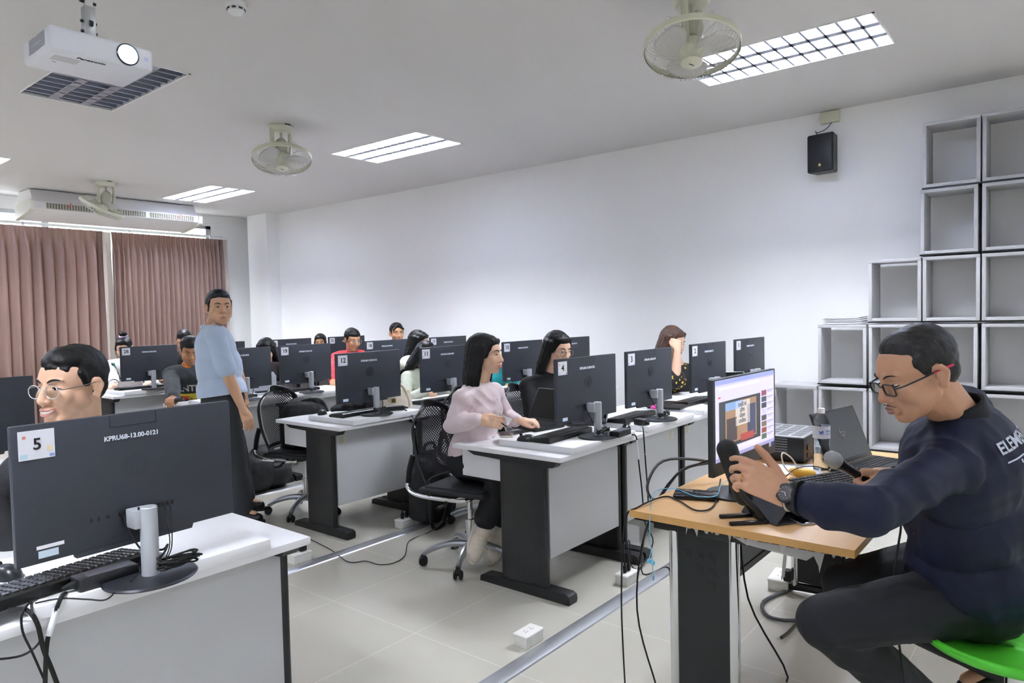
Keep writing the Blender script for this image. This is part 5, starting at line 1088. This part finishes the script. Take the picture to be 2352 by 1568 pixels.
CS=mat('cream knit trainer','D8CDBC',.75,var=.06,bump=.2,bscale=300); CSO=mat('cream rubber sole','E4DAC4',.6)
for k in (1,-1):
    s_=p.shoe(k,CS,CSO,L=.165,up=HF(.45,-.85),sz=1.12,off=HF(.45,-.85)*.05); A=p.AN[k]+HF(.45,-.85)*.05; T=Matrix.Translation(A)@frame(p.FT[k],HF(.45,-.85))@Matrix.Scale(1.12,4)
    q=B()
    for j in range(5): q.cap(T@Vector((-.02,.02+.022*j,-.012-.006*j)),T@Vector((.02,.026+.022*j,-.012-.006*j)),.0028)
    q.build('laces',mat('shoe lace','E9E2D6',.7),s_)
    A=p.AN[k]; B().cap(A+(p.KN[k]-A)*.05,A-(p.KN[k]-A)*.10,.041,.045).build('sock',mat('white sock with blue band','D5D8E6',.8),p.root); B().cyl(A+(p.KN[k]-A)*.09,A+(p.KN[k]-A)*.13,.0425,.041,n=20).build('sock_band',mat('blue sock band','3F569A',.8),p.root)
PS=P1(.02,.10,-.03); tag(B().box(PS+HF(.035,0,0),(.075,.001,.05),rot=(.5,.4,-.7),bev=0).build('paper_slip',PAPER,smooth=False),'small white paper slip held by the pink-bloused woman','paper')
q=B(); q.lathe([(.029,-.004),(.031,0),(.029,.004)],20,Matrix.Translation(p.WR[1])@(p.WR[1]-p.EL[1]).to_track_quat('Z','Y').to_matrix().to_4x4(),cap=False); q.build('bracelet',RUB,p.root,fix=False)
chair(p.pel.x-.02,p.pel.y,math.atan2(-p.f.x,p.f.y)+.1,'office chair under the woman in the pink blouse, turned sideways')
# ---- woman in black blazer
p=Person('woman in black blazer with thin gold glasses and long straight black hair, looking down',SKB,AD(1262,862,4.98),AD(1256,1000,5.06),HF(.4,-.85),AD(1282,802,4.93),HF(.55,-.75,-.28),sc=1.0,vox=.006,female=True)
p.arm(1,AD(1290,985,4.6),elbow=AD(1226,968,4.8),d=HF(.9,-.3,-.1)); p.arm(-1,AD(1335,975,4.75),pole=HF(1,0,-1),d=HF(-.3,-.9,0))
for k in (1,-1): p.leg(k,p.pel+HF(.2+.1*k,-.45)-UPZ*(p.pel.z-.09),HF(.3,-1,1))
p.done(); head_parts(p.root,p.Th,p.s,lip='B76466',lids=.3)
BB=mat('black blazer wool','17171B',.8,bump=.2,bscale=250); p.shirt(BB,inf=.022,sr=.018,wr=.009,name='blazer'); p.collar(BB,r=.075,h=.012,t=.012,name='lapel',gap=.4)
p.hair(HAIRM,'long',vox=.006,extra=longhair(.17)); p.glasses(mat('gold wire','C9A98A',.25,.9),w=.026,h=.022); p.trousers(BT)
chair(p.pel.x,p.pel.y,PI+.1,'office chair of the woman in black blazer')
# ---- woman in yellow floral shirt with hand on her head
FLR=mat('black and yellow floral cloth','16151A',.8)
nt,b,N,L=nodes(FLR); tc=N('ShaderNodeTexCoord'); v1=N('ShaderNodeTexVoronoi'); v1.inputs['Scale'].default_value=24; n1=N('ShaderNodeTexNoise'); n1.inputs['Scale'].default_value=38; L(tc.outputs['Object'],n1.inputs[0]); L(tc.outputs['Object'],v1.inputs[0])
mt=N('ShaderNodeMath'); mt.operation='MULTIPLY_ADD'; mt.inputs[1].default_value=.5; L(n1.outputs['Fac'],mt.inputs[0]); L(v1.outputs['Distance'],mt.inputs[2]); rp=N('ShaderNodeValToRGB'); rp.color_ramp.interpolation='CONSTANT'; L(mt.outputs[0],rp.inputs[0])
rp.color_ramp.elements[0].color=lin('D9B63A'); rp.color_ramp.elements[1].position=.52; rp.color_ramp.elements[1].color=lin('17161A'); L(rp.outputs[0],b.inputs['Base Color'])
p=Person('woman in a black and yellow floral shirt resting her head on one hand',SKB,AD(1560,848,6.42),AD(1580,962,6.5),HF(.5,-.8),AD(1546,785,6.35),HF(.55,-.65,-.3),sc=1.1,vox=.008,female=True,fat=1.12)
p.arm(1,AD(1556,802,6.06),elbow=AD(1552,868,6.0),d=AD(1552,765,6.18)-AD(1556,802,6.06),n=HF(0,1,.1),curl=.5,thumb=.2); p.arm(-1,AD(1625,905,6.25),elbow=AD(1605,900,6.45),d=HF(.3,-.9,0))
for k in (1,-1): p.leg(k,p.pel+HF(.2+.1*k,-.45)-UPZ*(p.pel.z-.09),HF(.3,-1,1))
p.done(); head_parts(p.root,p.Th,p.s); p.shirt(FLR,inf=.03,sr=.03,sleeve=.42,flare=.02,wr=.008,name='floral_shirt'); p.hair(HAIRB,'long',vox=.007,extra=longhair(.12)); p.trousers(DK)
chair(p.pel.x,p.pel.y,PI,'office chair of the woman in the floral shirt')
# ---- people of the rows behind
C27=mat('cream sweater knit','E3DBDA',.9,bump=.3,bscale=200)
p=seated('girl in a cream sweater with green and navy stripes, bun and lilac scrunchie',AY(283,772,8.32),HF(.1,-1),HF(.25,-.9,-.35),SKB,hands={1:AY(262,882,7.95),-1:AY(345,876,7.9)},vox=.008,female=True)
def bun(q,C,E): E((0,-.05,.15),(.042,.042,.035)); C((-.05,.055,.07),(-.078,.03,-.06),.012,.007); C((.05,.055,.07),(.078,.03,-.06),.012,.007)
fin(p,C27,'long',extra=bun,inf=.024,sr=.018,name='sweater')
T=p.Th; q=B(); q.tube([T@Vector((.036*math.cos(a),-.045+.036*math.sin(a),.128+.004*math.sin(5*a))) for a in [2*PI*i/16 for i in range(16)]],.011,8,closed=True,sub=2); q.build('scrunchie',mat('lilac satin','C7B4D8',.5),p.root)
for rr,cc,nm in ((.078,'1E6E55','green_stripe'),(.098,'23263E','navy_stripe')):
    q=B(); c=p.s
    q.tube([p.neck+p.r*(x*rr)+p.f*(.10+.075*(1-abs(x))**.7)+p.u*(-.01-.16*(1-abs(x))) for x in (-1,-.66,-.33,0,.33,.66,1)],.009,6); q.build(nm,mat('stripe '+cc,cc,.8),p.root)
for k in (1,-1):
    for t_,cc in ((.78,'1E6E55'),(.88,'23263E')): a=p.EL[k].lerp(p.WR[k],t_); b2=p.EL[k].lerp(p.WR[k],t_+.04); B().cyl(a,b2,.047,.046,n=18).build('cuff_stripe',mat('stripe '+cc,cc,.8),p.root)
# boy in the printed sweatshirt
SWT=mat('washed black sweatshirt','3A3E40',.9,var=.25,scale=9,bump=.3,bscale=150)
mo=AZ(412,921,RZ)
p=seated('boy in a washed black printed sweatshirt with orange collar using a mouse',AY(436,773,6.65),HF(.15,-1),HF(.45,-.8,-.35),SKC,sc=1.08,hands={1:mo+Vector((.01,.125,.028)),-1:AY(485,905,6.35)},vox=.0075,fat=1.15,chub=.006)
def fluff(q,C,E): E((0,-.01,.085),(.085,.085,.06)); E((0,.045,.085),(.06,.045,.035))
fin(p,SWT,'short',extra=fluff,inf=.034,sr=.018,name='sweatshirt',wr=.01); p.collar(mat('orange polo collar','E07A22',.8),r=.066,h=.04,t=.01,z=.012)
pc=p.pel+p.u*.27+p.f*.21+p.r*.015; M_=Matrix.Translation(pc)@frame(-p.f,p.u)
Z2=Matrix(((-1,0,0,0),(0,0,-1,0),(0,1,0,0),(0,0,0,1)))
o=text('WANTED',.085,mat('print white','D8D8D2',.8),'print_lettering',p.root,bold=.002,sx=1.0); o.matrix_world=Matrix.Translation(pc+p.u*.09)@frame(p.u,p.f); SWO=[c for c in COL.objects if c.parent==p.root and c.name.startswith('sweatshirt')][0]; drape(o,SWO,p.f)

def patch(w,h,cx,cy,nm,m,off): 
    q=B(); q.grid(lambda u,v:Vector((cx+w*(u-.5),cy+h*(v-.5),0)),14,10); o=q.build(nm,m,p.root,fix=False); o.matrix_world=Matrix.Translation(pc-p.u*.045)@frame(p.u,p.f); drape(o,SWO,p.f,off)
patch(.27,.17,0,0,'print_panel',mat('print yellow','D9C23A',.8),.0015)
patch(.12,.10,.03,-.02,'print_figure',mat('print dark','23201F',.8),.003); patch(.13,.035,-.05,.045,'print_hat',mat('print red','B9402F',.8),.003)
m2=dup(MS); m2.location=mo; m2.rotation_euler=(0,0,PI+.3); tag(m2,'black mouse with violet light under the hand of the boy in the printed sweatshirt','mouse','computer mice')
p=seated('person with short dark hair bent low behind the farthest row of computers',AY(422,757,8.4),HF(0,-1),HF(.1,-.8,-.5),SKA); fin(p,BJ)
p=seated('person with a black fringe in dark clothes left of the computer carded nineteen',AY(610,775,6.65),HF(0,-1),HF(.1,-.85,-.45),SKB,female=True,hands={1:AY(600,888,6.25)}); fin(p,mat('dark brown knit','1E1719',.85),'long',extra=longhair(.1))
p=seated('girl with tied-back black hair low behind computer nineteen',AY(735,765,8.4),HF(0,-1),HF(.15,-.9,-.15),SKC,female=True); fin(p,mat('grey top','6E7078',.85),'long')
RED=mat('red windbreaker','B3232F',.6,var=.08,bump=.2,bscale=90,dist=.004)
p=seated('young man in a red jacket and thin glasses looking down at his screen',AY(809,753,6.62),HF(.25,-1),HF(.6,-.75,-.25),SKA,sc=1.06,vox=.0075,fat=1.12,hands={1:AY(765,873,6.25),-1:AY(850,880,6.2)}); fin(p,RED,'short',extra=lambda q,C,E:E((0,.03,.075),(.068,.058,.035)),inf=.034,sr=.03,name='jacket',wr=.012); p.collar(RED,r=.066,h=.03); p.glasses(CHR,w=.025,h=.021)
p=seated('young man with parted dark hair looking over computer eighteen',AY(911,740,6.65),HF(.1,-1),HF(.4,-.9,-.05),SKA,sc=1.05,vox=.008); fin(p,mat('navy shirt','2A3046',.8),'short',extra=lambda q,C,E:(C((.0,.05,.105),(.06,.075,.05),.022,.012),C((-.005,.05,.105),(-.058,.078,.055),.022,.012)))
GRN=mat('pale green shirt','C9CFBC',.7,bump=.2,bscale=80,dist=.005)
p=seated('woman in a pale green shirt with long clipped dark hair, behind the cream handbag',AY(962,757,5.25),HF(.75,-.4),HF(.9,-.2,-.2),SKB,vox=.0075,female=True,hands={1:AY(990,880,4.75)}); fin(p,GRN,'long',extra=longhair(.2),inf=.034,sr=.03,sleeve=.45,flare=.03,wr=.012)
p=seated('person with smooth black hair in front of the woman in pale green',AY(978,783,4.70),HF(.5,-.8),HF(.7,-.3,-.5),SKB,female=True); fin(p,GRN,'long',extra=longhair(.08))
TEAL=mat('teal polo','1E9AA0',.75)
p=seated('person in a teal polo shirt mostly hidden behind the pink-bloused woman',AY(1130,790,4.95),HF(.2,-1),HF(.2,-.9,-.4),SKA,hands={-1:AY(1165,885,4.8)},fat=1.1); fin(p,TEAL,'short',sleeve=.42,inf=.026,sr=.03)
B().cyl(p.SH[-1].lerp(p.EL[-1],.78),p.SH[-1].lerp(p.EL[-1],.84),.078,.078,n=20).build('sleeve_band',mat('white red sleeve band','D9C9D2',.8),p.root)
# ---- seated presenter on the right
NAVY=mat('navy jacket cloth','10142A',.62,var=.08,bump=.25,bscale=350,spec=.3); BLKR=mat('black rib knit','121316',.85,bump=.5,bscale=300,dist=.002)
p=Person('presenter in a navy jacket with black glasses holding a microphone, seated on a green stool',skinmat('p','C39474'),AD(2196,952,1.98),AD(2244,1330,2.12),HF(-.76,.62),AD(2103,860,1.93),HF(-1.0,-.03,-.42),hu=(0,0,1),sc=1.04,vox=.0042,chub=.003,fat=1.25,shw=.165)
wl=AD(1812,1140,1.86); PL=p.arm(-1,wl,elbow=AD(1995,1170,1.72),d=AD(1690,1073,1.89)-AD(1800,1132,1.86),n=HF(.15,.8,-.45),curl=.62,thumb=-.25,curls=[.45,.6,.7,.8],hs=1.12,tx=.012)
wr_=AD(2046,1092,2.24); PR=p.arm(1,wr_,elbow=AD(2160,1160,2.30),d=HF(-.95,.12,.05),n=HF(-.1,-.4,-.9),curl=1.0,thumb=.8)
p.leg(1,AD(2290,1515,2.35),(0,0,1),knee=AD(1945,1345,2.34),foot=HF(-.9,.1,-.3)); p.leg(-1,AD(2110,1600,2.28),(0,0,1),knee=AD(1892,1428,2.04),foot=HF(-.8,.1,-.4))
p.done(); head_parts(p.root,p.Th,p.s,lip='9A6A60',lids=.2,browr=.0017)
o=B(); T=p.Th@Matrix.Scale(p.s,4); 
for k in (-1,1): o.tube([T@Vector((k*.003,.1035,-.0445)),T@Vector((k*.014,.1005,-.046)),T@Vector((k*.025,.092,-.052))],.0024,6,rr=lambda t:.0017*(1-.6*t))
o.build('moustache',mat('sparse moustache','4A3730',.9),p.root)
p.shirt(NAVY,inf=.030,sr=.017,wr=.014,sleeve=.86,name='jacket',belly=.01,hem=.0,vox=.007)
p.collar(BLKR,r=.060,h=.05,t=.008,z=.004,gap=.12)
for k in (-1,1): a,b_=p.EL[k].lerp(p.WR[k],.84),p.EL[k].lerp(p.WR[k],.965); B().cyl(a,b_,.046,.037,n=28).build('cuff',BLKR,p.root)
B().cyl(p.EL[-1].lerp(p.WR[-1],.985),p.EL[-1].lerp(p.WR[-1],1.0),.040,.0395,n=24).build('shirt_cuff',mat('ecru cuff','D8C9B0',.7),p.root)
p.hair(mat('cropped black hair','171315',.55,var=.4,scale=200,bump=.6,bscale=220,dist=.002),'crop',vox=.0045); p.trousers(mat('black slacks','090B12',.75,bump=.2,bscale=250),inf=.022,wr=.008)
BG=mat('black spectacle frame','15161B',.3); g=p.glasses(BG,'square',w=.0245,h=.0155)
T=p.Th@Matrix.Scale(p.s,4)
B().tube([T@Vector((-.0815,.0,.0115)),T@Vector((-.0835,-.03,.013)),T@Vector((-.083,-.055,.012))],.0032,6).build('temple_tip',mat('red temple tip','C4304A',.5),g)
for k in (1,-1): p.shoe(k,mat('black shoe leather','0E0E10',.35),RUB)
# wristwatch
T=Matrix.Translation(p.WR[-1].lerp(p.EL[-1],.03))@(p.WR[-1]-p.EL[-1]).to_track_quat('Z','Y').to_matrix().to_4x4()
q=B(); q.lathe([(.031,-.011),(.034,-.011),(.0345,.011),(.031,.011)],32,T,cap=False); w=q.build('watch_strap',mat('black resin','17181C',.5),p.root,fix=False)
out=(-fw*.9+UPZ*.35-rt*.15); ax=(p.WR[-1]-p.EL[-1]).normalized(); out=(out-ax*out.dot(ax)).normalized(); cw=T.translation+out*.036; TW=Matrix.Translation(cw)@frame(ax,out)
q=B(); q.lathe([(.024,-.008),(.0265,-.004),(.0265,.003),(.023,.006),(.019,.006)],12,TW); q.lathe([(0,.0),(.024,.0)],24,TW,cap=False); wc=q.build('watch_case',mat('black resin','17181C',.5),w)
B().lathe([(0,.0062),(.0188,.0062)],28,TW,cap=False).build('dial',mat('brown dial','2A1714',.3),wc,fix=False)
q=B()
for k in range(12): a=k*PI/6; q.box(TW@Vector((.0152*math.cos(a),.0152*math.sin(a),.0068)),(.0022,.0022,.0008))
q.cap(TW@Vector((0,0,.0072)),TW@Vector((.002,.011,.0072)),.0007); q.cap(TW@Vector((0,0,.0072)),TW@Vector((-.009,-.004,.0072)),.0009); q.build('dial_marks',mat('luminous marks','E8E6DC',.4),wc)
q=B(); a=PL(-.0115*1,.095,-.004); q.lathe([(.0105,-.002),(.0115,0),(.0105,.002)],18,Matrix.Translation(PL(-.013,.098,-.006))@frame(HF(0,0,1),(PL(-.013,.12,-.01)-PL(-.013,.09,0))),cap=False); q.build('ring',mat('gold','D0A54A',.2,1),p.root,fix=False)
# lettering on the back of the jacket
EMB=mat('silver embroidery','C9D0DC',.5); JK=[c for c in COL.objects if c.parent==p.root and c.name.startswith('jacket')][0]
dv=ray(2300,1040).normalized(); hit,hp,hn,_=JK.ray_cast(EYE,dv)
if hit:
    nb=(-p.f*.75-p.r*.35+UPZ*.25).normalized(); xa=(p.u.cross(nb)).normalized(); up=nb.cross(xa); xa,up=(xa*math.cos(-.12)+up*math.sin(-.12)),(up*math.cos(-.12)-xa*math.sin(-.12))
    Mx=Matrix(((xa.x,up.x,nb.x,0),(xa.y,up.y,nb.y,0),(xa.z,up.z,nb.z,0),(0,0,0,1)))
    for s_,sz_,dx,dy in (('ELEMENTARY',.044,-.004,.008),('KPRU',.042,.048,-.052)):
        o=text(s_,sz_,EMB,'back_lettering',p.root,bold=.001,ax='LEFT'); o.matrix_world=Matrix.Translation(hp+xa*dx+up*dy+nb*.02)@Mx; drape(o,JK,nb)
    q=B(); q.grid(lambda u,v:Vector((.26*u,-.026-.004*v,0)),30,2); o=q.build('back_underline',EMB,p.root,fix=False); o.matrix_world=Matrix.Translation(hp+nb*.02)@Mx; drape(o,JK,nb,.002)
PRES=p
# handheld microphone
h=PR(0,.055,-.028); hd=AD(1922,1060,2.20); ax=(hd-h).normalized(); tail=h-ax*.05
t=thing('microphone','grey-headed handheld microphone held by the presenter','microphone',tail); t.rotation_euler=ax.to_track_quat('Z','Y').to_euler(); Lm=(hd-tail).length
q=B(); q.lathe([(0,0),(.0125,0),(.0135,.004),(.0125,.02),(.0155,Lm-.03),(.02,Lm-.012),(.0205,Lm-.006),(0,Lm-.006)],24); q.build('handle',mat('black mic body','141519',.4),t)
q=B(); q.lathe([(.02,Lm-.006),(.0255,Lm+.006),(.0262,Lm+.010),(.0262,Lm+.014),(.0255,Lm+.018),(.023,Lm+.031),(.014,Lm+.042),(0,Lm+.045)],28); q.build('grille_head',mat('silver mesh','A9ABAC',.4,.7,bump=.8,bscale=900,dist=.002),t)
pt=[tail+ax*.001,tail-ax*.06+UPZ*-.03,AD(2070,1200,2.15),AD(2052,1330,2.1),AD(2062,1450,2.1),AD(2085,1600,2.1),AZ(2120,1700,.006)]
tag(B().tube(pt,.0035,8).build('microphone_cable',RUB),'black cable hanging from the handheld microphone in front of the presenter','cable')
